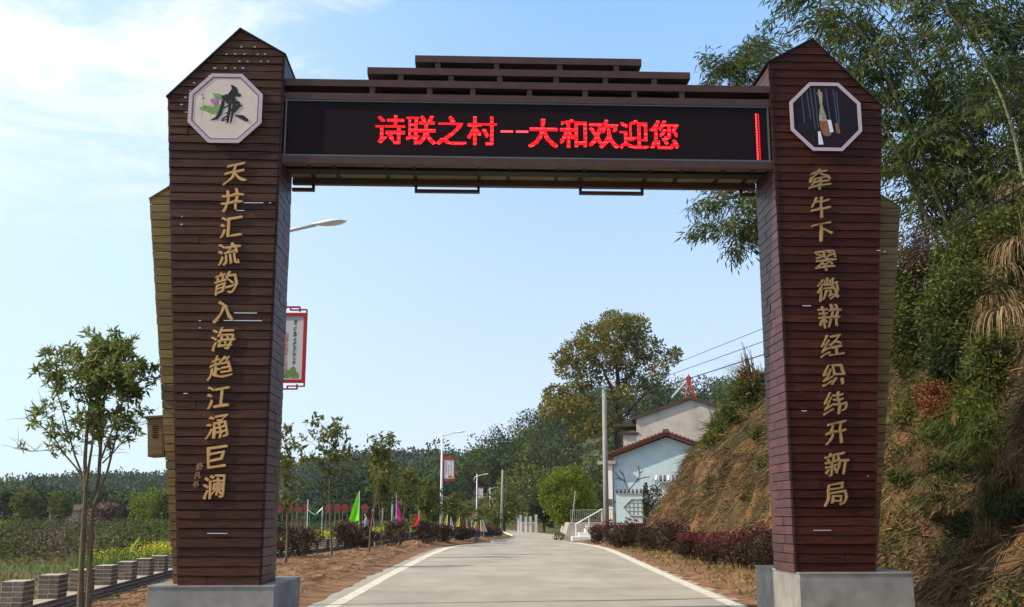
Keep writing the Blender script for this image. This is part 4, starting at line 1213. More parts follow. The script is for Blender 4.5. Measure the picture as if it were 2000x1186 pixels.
# ================================================================== PEOPLE (two small figures walking on the verge)
def person(px, Y, h, top_m, leg_m, label, stride=.18, face=1):
    b = on_ground(px, 1060); X = at(px, 1040, Y).x
    T = thing('person', label, 'person', (X, Y, .10), R(75 * face))
    s = h / 1.7
    V = [(0, 0, .95), (0, 0, 1.15), (0, 0, 1.38), (0, 0, 1.50), (0, .02, 1.60),
         (-.09, 0, .90), (-.10, stride, .50), (-.10, stride * .7, .08), (-.10, stride * .7 + .14, .04),
         (.09, 0, .90), (.10, -stride * .5, .50), (.10, -stride * 1.4, .10), (.10, -stride * 1.4 + .14, .05),
         (-.19, 0, 1.36), (-.24, -.08, 1.10), (-.23, .06, .86), (-.22, .10, .78),
         (.19, 0, 1.36), (.24, .08, 1.10), (.23, .20, .88), (.22, .24, .80)]
    E_ = [(0, 1), (1, 2), (2, 3), (3, 4), (0, 5), (5, 6), (6, 7), (7, 8), (0, 9), (9, 10), (10, 11), (11, 12), (2, 13), (13, 14), (14, 15), (15, 16), (2, 17), (17, 18), (18, 19), (19, 20)]
    Rr = [.145, .125, .14, .055, .06, .09, .065, .045, .035, .09, .065, .045, .035, .06, .045, .035, .03, .06, .045, .035, .03]
    me = bpy.data.meshes.new('body'); me.from_pydata([(a * s, b_ * s, c * s) for a, b_, c in V], E_, []); 
    o = bpy.data.objects.new('body', me); C.objects.link(o)
    md = o.modifiers.new('s', 'SKIN'); 
    for i, r_ in enumerate(Rr): me.skin_vertices[0].data[i].radius = (r_ * s, r_ * s)
    me.skin_vertices[0].data[0].use_root = True
    o.modifiers.new('d', 'SUBSURF').levels = 1
    dg = bpy.context.evaluated_depsgraph_get(); m2 = bpy.data.meshes.new_from_object(o.evaluated_get(dg)); bpy.data.objects.remove(o)
    for x_ in (M['skin'], top_m, leg_m, M['hair']): m2.materials.append(x_)
    for p_ in m2.polygons:
        z = p_.center.z / s; r_ = abs(p_.center.x) / s
        p_.material_index = 0 if z > 1.45 or (r_ > .17 and z < .85 and z > .7) else (1 if z > .93 else (2 if z > .10 else 3))
        p_.use_smooth = True
    m2.name = 'body'; link('body', m2, T)
    # head and hair in one go each
    mb = MB(); bmh = bmesh.new(); bmesh.ops.create_uvsphere(bmh, u_segments=14, v_segments=10, radius=.1)
    for v_ in bmh.verts:
        x_, y_, z_ = v_.co; v_.co = Vector((x_ * .82, y_ * .98 + (.015 if (abs(x_) < .02 and -.02 < z_ < .02 and y_ > .05) else 0), z_ * 1.22)) * s + Vector((0, .02, 1.66)) * s
    hm = bpy.data.meshes.new('head'); bmh.to_mesh(hm); bmh.free(); hm.materials.append(M['skin']); link('head', hm, T)
    bmh = bmesh.new(); bmesh.ops.create_uvsphere(bmh, u_segments=14, v_segments=10, radius=.112)
    for v_ in bmh.verts:
        x_, y_, z_ = v_.co; yy_ = min(y_, .055 if z_ < .05 else y_); v_.co = Vector((x_ * .86, yy_ * .98 - .008, max(z_, -.06 if y_ < 0 else .03) * 1.22)) * s + Vector((0, .02, 1.67)) * s
    hm = bpy.data.meshes.new('hair'); bmh.to_mesh(hm); bmh.free(); hm.materials.append(M['hair']); link('hair', hm, T)
    return T
person(715, 60, 1.7, M['cloth_lilac'], M['cloth_grey'], 'person walking in pale lilac top and grey trousers between the plum hedges')
person(931, 70, 1.35, M['cloth_pink'], M['cloth_blue'], 'small person in pink top and indigo trousers by the second lamp pole', .12, -1)

# ================================================================== TREES
def branch_pts(p0, d0, length, n, wob, up=.0):
    pts = [Vector(p0)]; d_ = Vector(d0).normalized()
    for i in range(n):
        d_ = (d_ + Vector((random.gauss(0, wob), random.gauss(0, wob), random.gauss(0, wob) + up))).normalized()
        pts.append(pts[-1] + d_ * (length / n))
    return pts
def young_tree(name, loc, h, spread, lab, leafm, n_leaf, L, trunk_r=.035, clear=.42, stems=1, group=None, lean=(0, 0), bark='bark', cat='tree', nb=16):
    T = thing(name, lab, cat, loc, random.uniform(0, 6), group)
    mb = MB(); cen = []; dr = []
    for s_ in range(stems):
        a0 = 2 * math.pi * s_ / max(1, stems)
        trunk = branch_pts((0.06 * math.cos(a0) * (stems > 1), .06 * math.sin(a0) * (stems > 1), -.1), (math.cos(a0) * .12 * (stems > 1) + lean[0], math.sin(a0) * .12 * (stems > 1) + lean[1], 1), h * .9, 9, .045, .03)
        mb.tube(trunk, [trunk_r * (1 - .75 * i / 9) for i in range(10)], 7)
        for k in range(nb // stems):
            t = clear + (1 - clear) * (k + random.random()) / (nb / stems); i = min(8, int(t * 9)); p = trunk[i].lerp(trunk[i + 1], t * 9 - i)
            az = random.uniform(0, 2 * math.pi); ln = spread * (1.15 - .55 * abs(t - .62) / .4) * random.uniform(.6, 1.1)
            b_ = branch_pts(p, (math.cos(az), math.sin(az), random.uniform(.45, 1.1)), ln, 5, .16, .05)
            mb.tube(b_, [trunk_r * .35 * (1 - .8 * j / 5) for j in range(6)], 4)
            for j in range(2, 6):
                for r_ in range(2):
                    tw = branch_pts(b_[j], (random.gauss(0, 1), random.gauss(0, 1), random.uniform(-.1, .9)), ln * .38, 2, .2)
                    mb.tube(tw, [trunk_r * .12, trunk_r * .09, trunk_r * .05], 3)
                    cen += [tw[1], tw[2]]; dr += [tw[1] - tw[0], tw[2] - tw[1]]
    mb.build('trunk', M[bark], T)
    cen = np.array([tuple(c) for c in cen]); dr = np.array([tuple(c) for c in dr]); dr /= np.linalg.norm(dr, axis=1, keepdims=True)
    nr = n_leaf // 8; k = rng.integers(0, len(cen), nr); n_leaf = nr * 8
    c = np.repeat(cen[k] + rng.normal(size=(nr, 3)) * L * .5, 8, axis=0) + rng.normal(size=(n_leaf, 3)) * L * .12
    dd = np.repeat(dr[k], 8, axis=0) * .5 + rng.normal(size=(n_leaf, 3)) * .8; dd[:, 2] -= .3
    leaves('crown', c, dd, L * rng.uniform(.6, 1.25, n_leaf), L * .36 * rng.uniform(.7, 1.2, n_leaf), leafm, T)
    return T

# foreground multi-stem tree, limbs laid out as they grow
YT = 17.4
FT = thing('young_tree', 'slender multi-stemmed young tree with glossy leaves in front of the brick wall', 'tree', at(165, 1215, YT))
org = Vector(FT.location); org.z = 0; FT.location = org
def T_(px, py, dy=0.): return at(px, py, YT + dy) - org
mb = MB()
limbs = [
    ([(156, 1225), (158, 1120), (163, 1030), (167, 960), (166, 900), (170, 840), (176, 780), (178, 720), (182, 670)], .062, .012, 0),
    ([(170, 1225), (174, 1130), (178, 1040), (184, 985), (193, 930), (196, 880), (200, 820), (205, 760), (210, 700), (212, 655)], .060, .012, .15),
    ([(166, 960), (172, 920), (180, 870), (186, 820), (192, 760), (196, 700)], .030, .008, -.2),
    ([(184, 985), (196, 955), (210, 920), (220, 880), (232, 830), (240, 780), (256, 730), (262, 690)], .028, .007, .3),
    ([(196, 900), (212, 860), (232, 800), (252, 760), (275, 720)], .018, .006, -.35),
    ([(163, 940), (150, 915), (128, 890), (108, 860), (90, 840), (66, 820), (52, 815)], .020, .005, .2),
    ([(160, 925), (146, 890), (135, 850), (122, 800), (112, 770), (100, 745), (88, 730)], .018, .005, -.3),
    ([(120, 878), (90, 880), (60, 882), (35, 875)], .008, .004, .1),
    ([(200, 905), (225, 880), (250, 850), (272, 825), (285, 800)], .014, .004, .5),
    ([(178, 800), (160, 760), (140, 730), (120, 700), (100, 690)], .014, .004, .4),
    ([(205, 780), (220, 740), (240, 700), (250, 672)], .014, .004, -.4),
    ([(140, 860), (115, 840), (95, 815), (78, 800)], .010, .004, -.1)]
tips = []; tdir = []
for pts, r0, r1, dy in limbs:
    n = len(pts); P3 = [T_(x, y, dy * i / n) for i, (x, y) in enumerate(pts)]
    mb.tube(P3, [r0 + (r1 - r0) * (i / (n - 1)) ** .7 for i in range(n)], 8)
    for i in range(n - 1):
        py_mid = pts[i][1]
        if py_mid > 905: continue
        for r_ in range(7 if r0 > .02 else 5):
            q = P3[i].lerp(P3[i + 1], random.random())
            tw = branch_pts(q, (random.gauss(0, 1), random.gauss(0, 1), random.uniform(0, 1.1)), random.uniform(.20, .42), 3, .2)
            mb.tube(tw, [.005, .004, .003, .002], 3); tips += tw[1:]; tdir += [tw[-1] - tw[0]] * 3
mb.build('trunk', M['bark'], FT)
tips = np.array([tuple(t) for t in tips]); tdir = np.array([tuple(t) for t in tdir]); tdir /= np.linalg.norm(tdir, axis=1, keepdims=True)
# more leaf in the upper middle, sparse low on the left
wgt = np.clip((tips[:, 2] - 2.3) / 1.8, .12, 1) ** 1.3 * np.clip(1.35 - np.abs(tips[:, 0] - .25) / 1.5, .35, 1)
nr = 600; per = 9; kk = rng.choice(len(tips), nr, p=wgt / wgt.sum())
ax = tdir[kk] * .8 + rng.normal(size=(nr, 3)) * .35; cc = tips[kk] + rng.normal(size=(nr, 3)) * .05
n = nr * per; ax = np.repeat(ax, per, axis=0); c = np.repeat(cc, per, axis=0) + rng.normal(size=(n, 3)) * .018
dd = ax * .55 + rng.normal(size=(n, 3)) * .75; dd[:, 2] -= .28
leaves('crown', c, dd, .145 * rng.uniform(.6, 1.2, n), .040 * rng.uniform(.8, 1.2, n), M['lf_young'], FT)

VG = 'young trees along the left verge'
for px_, ytop, Y, spr, nl, lab, cl in (
    (650, 812, 44.5, 1.2, 1400, 'slim young tree with bare lower trunk standing in the red soil verge', .62),
    (722, 835, 48, .85, 1100, 'thin young tree with one tall shoot, right of the bare-trunked one', .62),
    (560, 818, 36, .75, 900, 'young tree half hidden behind the left gate pillar', .4),
    (747, 905, 62, .9, 1300, 'small yellowish tree behind the magenta flag', .5),
    (783, 905, 64, .8, 900, 'small olive tree left of the red flag', .5),
    (825, 932, 68.5, 1.1, 2200, 'bushy small tree right of the red flag', .3),
    (843, 945, 72, .9, 1000, 'bushy small tree just left of the banner lamp', .2),
    (878, 966, 75, 1.0, 1300, 'low bushy tree covering the foot of the banner lamp', .2),
    (905, 985, 84, 1.0, 900, 'low yellow-green tree between the two lamp poles', .15),
    (943, 990, 92, 1.1, 900, 'low dark tree at the foot of the third lamp pole', .15),
    (962, 1000, 98, 1.0, 800, 'farthest low tree of the verge beside the thin utility pole', .15)):
    b_ = at(px_, 1040, Y); t_ = at(px_, ytop, Y)
    young_tree('verge_tree', (b_.x, Y, .05), t_.z, spr, lab, M['lf_verge'], int(nl * (.62 if Y < 50 else .9)), .26 if Y < 50 else .27, .05, cl, 1, VG)
# extra tall shoot
s0 = at(738, 880, 48); 
# round fresh green tree
def crown_tree(name, loc, ell, n, L, W, leafm, trunk, lab, cat='tree', droop=0., group=None, bark='bark_dark', shell=.55):
    T = thing(name, lab, cat, loc, 0, group)
    mb = MB()
    for pts, r0, r1 in trunk:
        m_ = len(pts); mb.tube(pts, [r0 + (r1 - r0) * i / (m_ - 1) for i in range(m_)], 8)
    mb.build('trunk', M[bark], T)
    c, d_, l_, w_ = blob_leaves(ell, n, L, W, droop, shell)
    leaves('crown', c, d_, l_, w_, leafm, T)
    return T
X0 = at(1112, 1040, 88).x
crown_tree('round_tree', (X0, 88, 0), lumpy(0, 0, 3.35, 2.35, 2.3, 2.35, 30, .30) + [(0, 0, 3.3, 2.1, 2.1, 2.2)], 15000, .20, .12, M['lf_round'],
           [([(0, 0, -.1), (.05, 0, 1.0), (0, 0, 2.6)], .14, .09), ([(.05, 0, 1.0), (.5, .2, 2.0), (1.0, .3, 3.2)], .06, .03), ([(0, 0, 1.2), (-.5, 0, 2.2), (-.9, .2, 3.4)], .06, .03)],
           'dense round bright green tree at the bend before the terrace wall', droop=.1)
mb = MB(); mb.tube([(0, 0, 0), (.45, 0, 3.6)], .05, 6)
b_ = at(1113, 1040, 82); tag(mb.build('leaning_stake', M['pole'], None, (b_.x, 82, 0)), 'thin pale stake leaning in front of the round green tree', 'stake')
# large camphor behind the houses
YB = 115; o_ = at(1208, 900, YB); gz = ground_z(o_.x, YB); base = Vector((o_.x, YB, gz))
def B_(px, py, dy=0): return at(px, py, YB + dy) - base
ell = []
for px_, py_, r_ in ((1205, 650, 2.3), (1160, 660, 2.0), (1235, 640, 1.9), (1130, 690, 2.0), (1110, 720, 1.4), (1180, 700, 2.2), (1225, 700, 2.0), (1265, 680, 1.7), (1285, 720, 1.2), (1310, 700, 1.0), (1150, 740, 1.5), (1240, 745, 1.5),
                     (1275, 755, 1.1), (1215, 770, 1.4), (1120, 765, 1.3), (1085, 770, 1.4), (1075, 800, 1.3), (1110, 800, 1.5), (1140, 790, 1.3), (1195, 625, 1.3), (1320, 690, .7), (1095, 700, 1.0), (1165, 830, 1.5), (1130, 840, 1.4), (1195, 820, 1.3)):
    q = B_(px_, py_, random.uniform(-2.5, 2.5)); ell.append((q.x, q.y, q.z, r_ * 1.0, r_ * 1.15, r_ * .8))
tr = [([B_(1208, 960), B_(1206, 860), B_(1206, 790), B_(1207, 740), B_(1203, 700), B_(1200, 650)], .42, .10), ([B_(1206, 790), B_(1190, 750), B_(1175, 715), B_(1150, 680)], .2, .06), ([B_(1207, 780), B_(1225, 740), B_(1250, 700), B_(1290, 705)], .2, .05),
      ([B_(1206, 830), B_(1240, 790), B_(1270, 760), B_(1300, 735)], .15, .04), ([B_(1206, 840), B_(1160, 800), B_(1120, 780), B_(1090, 770)], .16, .05), ([B_(1203, 720), B_(1215, 690), B_(1235, 650)], .14, .05)]
crown_tree('camphor_tree', base, ell, 15000, .38, .22, M['lf_big'], tr, 'large spreading olive-leaved tree towering behind the houses', shell=.35)

# forest: stuff
def forest(name, pts, mats, L, n_each, sz=1.0):
    cs = []; ds = []; Ls = []; ms = []
    for x, y, h in pts:
        z = ground_z(x, y); r_ = h * random.uniform(.26, .44)
        el = [(x, y, z + h * .55, r_ * .8, r_ * .8, h * .40)] + [(x + random.gauss(0, r_ * .55), y + random.gauss(0, r_ * .55), z + h * random.uniform(.40, .95), r_ * .42, r_ * .42, r_ * .40) for _ in range(8)]
        c, d_, l_, w_ = blob_leaves(el, n_each, L, L * .6, -.1, .6)
        cs.append(c); ds.append(d_); Ls.append(l_); ms.append(np.full(len(c), random.choices(range(len(mats)), [4, 2, 2][:len(mats)])[0]))
    c = np.concatenate(cs); d_ = np.concatenate(ds); l_ = np.concatenate(Ls)
    return tag(leaves(name, c, d_, l_, l_ * .62, mats, None, np.concatenate(ms)), kind='stuff')
M['lf_forest_b'] = leafmat('forest_leaf_light', (.055, .078, .018), (.135, .145, .034), .45, .2, scale=.12)
M['lf_forest_c'] = leafmat('forest_leaf_dark', (.020, .034, .016), (.05, .065, .024), .45, .15, scale=.12)
pts = []
for _ in range(2600):
    x = random.uniform(-95, 85); y = random.uniform(140, 290)
    if y < 172 and x < 12: continue
    if -11 < x < 4 and y < 216: continue
    if abs(x) > .52 * y: continue
    if len(pts) < 640: pts.append((x, y, random.choice((6, 7.5, 8.5, 10, 12)) * random.uniform(.9, 1.1) * (.55 if x < -30 else (.9 if x > 24 else 1))))
for x in np.arange(-90, 60, 2.6):   # edge of the wood
    y = 186 - .7 * max(0, x - 4) + random.uniform(-5, 5)
    if not (-11 < x < 4): pts.append((x + random.uniform(-1, 1), max(y, 132), random.uniform(6, 9) * (.55 if x < -30 else (.8 if x > 20 else 1))))
for x in np.arange(-12, 6, 2.2): pts.append((x, 219 + random.uniform(-3, 3), random.uniform(6, 9)))
forest('woodland', pts, [M['lf_forest'], M['lf_forest_b'], M['lf_forest_c']], .60, 480)
pts = []
for _ in range(1500):
    y = random.uniform(430, 660); x = random.uniform(-.53, .12) * y
    pts.append((x, y, random.uniform(8, 14)))
forest('far_woodland', pts, [M['lf_far'], M['lf_forest']], 1.7, 130)
# a few trees that can be told apart from the wood
for px_, py_t, Y, r_, lf, lab, nm in (
    (280, 950, 150, 2.6, 'lf_round', 'pale green tree standing in front of the far wooded hill', 'pale_tree'), (50, 962, 140, 1.6, 'lf_verge', 'narrow green tree at the left edge of the field', 'field_tree'), (120, 962, 150, 1.3, 'lf_verge', 'small tree by the pink walled shed', 'field_tree'),
    (320, 965, 130, 1.6, 'lf_verge', 'olive tree beside the left wing below the box', 'field_tree'), (205, 985, 120, 1.6, 'lf_twig', 'brownish leafless looking bush in the field behind the forked trunk', 'field_bush'),
    (1020, 905, 142, 3.2, 'lf_verge', 'broad light olive tree behind the far bend', 'field_tree'), (985, 935, 128, 2.3, 'lf_verge', 'olive tree just right of the thin utility pole', 'field_tree'), (1062, 950, 132, 2.0, 'lf_dark', 'dark green tree between the parapet and the round tree', 'field_tree')):
    t_ = at(px_, py_t, Y); h = t_.z
    crown_tree(nm, (t_.x, Y, 0), lumpy(0, 0, h * .58, r_, r_, h * .42, 12, .4), 1700, .42, .24, M[lf], [([(0, 0, -.3), (0, 0, h * .5)], .16, .08)], lab)
# small shed
b_ = at(125, 1000, 165)
SD = thing('farm_shed', 'small pinkish walled farm shed below the far hill', 'shed', (b_.x, 165, -.2))
mb = MB(); mb.box(-2.2, 2.2, 0, 3, 0, 3.0); mb.build('wall', mat('pink_brick_wall', (.30, .20, .17), .9, .1, (.36, .25, .21)), SD)
mb = MB(); mb.extrude_x([(-.4, 2.95), (3.4, 2.95), (1.5, 3.8)], -2.5, 2.5); mb.build('roof', M['roof_dark'], SD)
mb = MB(); mb.box(-.6, .3, -.03, -.002, .2, 2.0); mb.build('door', M['core'], SD)

# ================================================================== HEDGES
def bush(px_, Y, X, wid, h, red, lab, grp, name='hedge_bush', z0=.05, n=2400):
    T = thing(name, lab, 'bush', (X, Y, z0), 0, grp)
    mb = MB()
    for i in range(6):
        a = random.uniform(0, 6.28); mb.tube([(0.1 * math.cos(a), .1 * math.sin(a), 0), (wid * .25 * math.cos(a), wid * .25 * math.sin(a), h * .5), (wid * .38 * math.cos(a), wid * .38 * math.sin(a), h * .85)], [.02, .014, .006], 4)
    mb.build('stem', M['bark_dark'], T)
    el = lumpy(0, 0, h * .56, wid / 2, wid / 2 * 1.1, h * .46, 12, .38)
    c, d_, l_, w_ = blob_leaves(el, n, .075 if Y < 45 else .10, .045 if Y < 45 else .06, 0, .5)
    k_ = rng.random(len(c)) < .06; c[k_] += (c[k_] - np.array([0, 0, h * .5])) * rng.uniform(.1, .35, (k_.sum(), 1))
    c[:, 2] = np.maximum(c[:, 2], .03)
    mi = ((c[:, 2] + rng.normal(size=len(c)) * h * .12 + .15 * h * np.sin(c[:, 0] * 4 + X * 3)) > h * (1.02 - red)).astype(int)
    leaves('foliage', c, d_, l_, w_, [M['lf_plum'], M['lf_redtip']], T, mi)
LG = 'plum-leaved bushes on the left verge'; RG = 'plum-leaved bushes below the right bank'
for px_, Y, wid, h, lab in ((560, 42, 1.5, 1.35, 'plum bush touching the right side of the left pillar'), (592, 43, 1.4, 1.25, 'second plum bush right of the left pillar'), (680, 52, 1.5, 1.45, 'plum bush under the big green flag'), (712, 56, 1.3, 1.2, 'plum bush right behind the walking person'),
                            (775, 60, 1.9, 1.35, 'broad round plum bush below the magenta flag'), (830, 64, 1.5, 1.2, 'plum bush right of the broad round one'), (862, 68, 1.6, 1.15, 'plum bush at the foot of the banner lamp'), (893, 74, 1.6, 1.0, 'low plum bush left of the pink-topped child'),
                            (917, 78, 1.5, .95, 'low plum bush behind the pink-topped child'), (948, 86, 1.6, .9, 'low plum bush below the orange flag'), (966, 94, 1.5, .9, 'low plum bush beside the thin utility pole')):
    bush(px_, Y, at(px_, 1040, Y).x, wid, h, .02, lab, LG)
for px_, Y, wid, h, red, lab in ((1166, 68, 1.1, 1.05, .1, 'plum bush left of the thick utility pole'), (1196, 62, 1.5, 1.35, .35, 'red-tipped bush just right of the thick utility pole'), (1240, 57, 1.7, 1.45, .1, 'tall plum bush below the lattice wall'),
                                 (1215, 58, 1.2, 1.0, .15, 'low plum bush between pole and lattice wall'), (1275, 51, 1.5, 1.3, .15, 'plum bush below the red gate panels'), (1318, 46, 1.9, 1.50, .05, 'broadest dark plum bush in the middle of the right hedge'), (1352, 40, 1.2, 1.0, .4, 'bright red-tipped low bush right of the broadest one'),
                                 (1395, 36, 1.3, 1.05, .4, 'red-tipped bush at the centre of the nearer hedge'), (1440, 33, 1.4, 1.15, .3, 'red and plum bush second from the right pillar'), (1490, 31, 1.5, 1.35, .1, 'dark plum bush touching the right pillar'), (1525, 28, 1.4, 1.3, .1, 'plum bush hidden mostly behind the right pillar')):
    bush(px_, Y, at(px_, 1060, Y).x, wid, h, red, lab, RG, n=3200 if Y < 45 else 2200)
# clipped green shrub by the steps, small green bush on kerb, columnar shrubs
c, d_, l_, w_ = blob_leaves([(0, 0, .28, .42, .4, .28)], 700, .1, .05)
T = thing('kerb_shrub', 'small low green shrub at the kerb left of the terrace wall', 'shrub', (at(1092, 1050, 80.3).x, 80.3, 0)); leaves('foliage', c, d_, l_, w_, M['lf_verge'], T)
for px_, w_, lab in ((1262, .16, 'narrow dark conifer-like shrub in front of the lattice wall'), (1281, .42, 'wider dark upright shrub between lattice wall and gate pier')):
    c, d_, l_, ww = blob_leaves([(0, 0, 2.5, w_ * 1.1, .5, 1.25), (0, 0, 1.5, w_, .4, 1.0)], 1100, .16, .09)
    T = thing('upright_shrub', lab, 'shrub', (at(px_, 1000, 77).x, 77, .3)); leaves('foliage', c, d_, l_, ww, M['lf_dark'], T)

# ================================================================== FIELD
def blades(name, P, hmin, hmax, wid, m_, lean=.35, kind='stuff', parent=None, mi=None):
    n = len(P); d_ = rng.normal(size=(n, 3)) * lean; d_[:, 2] = 1
    return tag(leaves(name, P, d_, rng.uniform(hmin, hmax, n), wid, m_, parent, mi, fold=.1), kind=kind)
# crop with yellow blossom
n = 26000; Y = rng.uniform(33, 92, n); X = np.array([wx(y) for y in Y]) - .8 - rng.uniform(0, 1, n) ** 1.1 * 7.5
msk = X > -.395 * Y; X, Y = X[msk], Y[msk]
P = np.stack([X, Y, np.array([base_z(a, b) for a, b in zip(X, Y)])], 1)
blades('rapeseed_stems', P, .35, .85, .05, M['rape_green'], .3)
n = 15000; Y = rng.uniform(33, 92, n); X = np.array([wx(y) for y in Y]) - .8 - rng.uniform(0, 1, n) ** 1.1 * 7.5
msk = (np.array([fbm(a * .35, b * .18, 2, 3) for a, b in zip(X, Y)]) > -.08) & (X > -.385 * Y)
X, Y = X[msk], Y[msk]; n = len(X)
P = np.stack([X, Y, np.array([base_z(a, b) for a, b in zip(X, Y)]) + rng.uniform(.5, .95, n)], 1)
tag(leaves('rapeseed_blossom', P, rng.normal(size=(n, 3)), .06, .05, M['rape_yellow']), kind='stuff')
# field grass
n = 42000; Y = 20 + rng.random(n) ** 1.5 * 85; X = -9.3 - rng.random(n) * (.05 * Y + 34)
msk = X > -.52 * Y; X, Y = X[msk], Y[msk]; n = len(X)
P = np.stack([X, Y, np.array([base_z(a, b) for a, b in zip(X, Y)]) - .03], 1)
mi = (np.array([fbm(a * .22, b * .10, 5, 3) for a, b in zip(X, Y)]) > -.12).astype(int)
blades('field_grass', P, .12, .38, .035, [M['grass'], M['dry']], .5, mi=mi)
# scrubby banks across the field
cs = []
for _ in range(90):
    y = random.gauss(62, 2.2); x = random.uniform(-36, -.40 * y)
    cs.append((x, y, base_z(x, y) + .35, random.uniform(.5, 1.2), random.uniform(.5, .9), random.uniform(.35, .75)))
for _ in range(420):
    y = random.choice((58, 74, 92, 110, 125)) + random.gauss(0, 3.5); x = random.uniform(-.56 * y, -.185 * y - 4)
    if y < 66 and x > -19: continue
    cs.append((x, y, base_z(x, y) + .35, random.uniform(.8, 1.8), random.uniform(.8, 1.5), random.uniform(.5, 1.15 if y > 66 else .7)))
for _ in range(160):
    y = random.uniform(98, 135); x = random.uniform(-34, -7) * y / 120
    cs.append((x, y, .4, random.uniform(.8, 1.6), 1.0, random.uniform(.5, 1.1)))
c, d_, l_, w_ = blob_leaves(cs, 80000, .20, .10, 0, .35)
ptch = np.sin(c[:, 0] * .33 + 2 * np.sin(c[:, 1] * .11)) + rng.normal(size=len(c)) * .35
mi = np.where(ptch > .45, 1, np.where(ptch < -.95, 2, 0))
tag(leaves('scrub', c, d_, l_, w_, [M['scrub'], M['lf_verge'], M['lf_twig']], None, mi), kind='stuff')
# banana-like plant with one big pale leaf
b_ = at(243, 1062, 44)
BN = thing('broadleaf_plant', 'single large pale green leaf rising from the yellow crop', 'plant', (b_.x, 44, base_z(b_.x, 44)))
c = [(0, 0, .15)] * 6; d_ = [(.7, 0, 1.2), (.2, .1, 1), (-.4, .1, .9), (.9, .2, .5), (-.1, -.3, 1), (.3, -.2, .8)]
leaves('leaf', c, d_, np.array([1.35, .8, .6, .6, .6, .7]), np.array([.30, .2, .18, .16, .15, .18]), M['lf_round'], BN)

# ================================================================== BANK VEGETATION
def bank_pts(n, y0, y1, u0, u1, bias=1.0):
    Y = rng.uniform(y0, y1, n) if bias == 1 else y0 + (y1 - y0) * rng.random(n) ** bias
    U = rng.uniform(u0, u1, n)
    out_ = []
    for y, u in zip(Y, U):
        x0 = foot(y); x = x0 + u
        out_.append((x - .35 * fbm(y * .6, u * .6, 9, 4) * sstep(.2, 1.5, u), y, bank_h(x, y)))
    return np.array(out_)
# dry litter and roots hanging down the slope
P = bank_pts(150000, 13, 70, .15, 9, 1.9)
keep = np.array([fbm(p[0] * .5, p[1] * .4, p[2] * .5, 4) for p in P]) > np.where(P[:, 1] < 32, -.55, -.08)
P = P[keep]; n = len(P)
d_ = rng.normal(size=(n, 3)) * .6 + np.array([-.5, -.1, -.85])
P = P + np.array([-.04, 0, .04])
leaf_len = rng.uniform(.12, .62, n) * (1 + (P[:, 1] > 35) * .5)
tag(leaves('dry_litter', P, d_, leaf_len, .008 + leaf_len * .026, [M['dry'], M['reed'], M['root']], None, rng.choice(3, n, p=[.34, .08, .58])), kind='stuff')
P = bank_pts(90000, 13, 68, .1, 10, 1.8)
keep = np.array([fbm(p[0] * .33 + 9, p[1] * .25, p[2] * .4, 3) for p in P]) >.02
P = P[keep]; n = len(P)
d_ = rng.normal(size=(n, 3)) * .5 + np.array([-.5, -.1, .45])
tag(leaves('slope_grass', P, d_, rng.uniform(.12, .45, n), .018, [M['grass'], M['dry'], M['lf_shrub']], None, rng.choice(3, n, p=[.33, .47, .20])), kind='stuff')
# roots hanging out of the cut and stones lodged in it
P = bank_pts(420, 14, 60, .3, 5.5, 1.6); mbr = MB()
for p in P:
    q = [Vector(p) + Vector((-.02, 0, .03))]; dq = Vector((-.45, random.gauss(0, .5), -.8))
    for k in range(4):
        dq = (dq + Vector((random.gauss(0, .25), random.gauss(0, .4), random.gauss(0, .2)))).normalized(); nq = q[-1] + dq * random.uniform(.10, .28)
        nq.x = min(nq.x, nq.x); nq.z = max(nq.z, bank_h(nq.x, nq.y) + .02) if nq.z < bank_h(nq.x, nq.y) + .02 and bank_h(nq.x, nq.y) - nq.z < .5 else nq.z
        q.append(nq)
    mbr.tube(q, [.016, .012, .009, .006, .003], 4)
tag(mbr.build('hanging_roots', M['bark']), kind='stuff')
P = np.concatenate([bank_pts(500, 13, 60, .05, 6, 1.6), bank_pts(700, 13, 60, -.5, .5, 1.4)]); mbs = MB()
for p in P:
    r_ = random.uniform(.02, .085); b0 = len(mbs.v)
    for k in range(8):
        a_ = (k % 4) * math.pi / 2 + (.6 if k > 3 else 0); zz_ = (-.5 if k < 4 else .5)
        mbs.v.append((p[0] - .02 + math.cos(a_) * r_ * random.uniform(.7, 1.2), p[1] + math.sin(a_) * r_ * random.uniform(.7, 1.2), p[2] + .02 + zz_ * r_))
    for q in ((0, 1, 2, 3), (7, 6, 5, 4), (0, 4, 5, 1), (1, 5, 6, 2), (2, 6, 7, 3), (3, 7, 4, 0)): mbs.face([b0 + t for t in q])
tag(mbs.build('stones', M['soil']), kind='stuff')
# broad-leaved weeds and bramble low on the slope
P = bank_pts(19000, 13, 62, .1, 9, 2.2)
keep = np.array([fbm(p[0] * .45 + 3, p[1] * .35 + 8, p[2] * .5, 3) for p in P]) > .12
P = P[keep]; P = np.repeat(P, 9, axis=0); n = len(P); P = P + rng.normal(size=(n, 3)) * np.array([.16, .16, .10]) + np.array([-.06, 0, .06])
tag(leaves('slope_weeds', P, rng.normal(size=(n, 3)) + np.array([-.3, -.2, .1]), rng.uniform(.05, .13, n), rng.uniform(.03, .06, n), [M['lf_verge'], M['lf_dark'], M['lf_shrub'], M['lf_rust']], None, np.repeat(rng.choice(4, n // 9, p=[.24, .38, .30, .08]), 9)), kind='stuff')
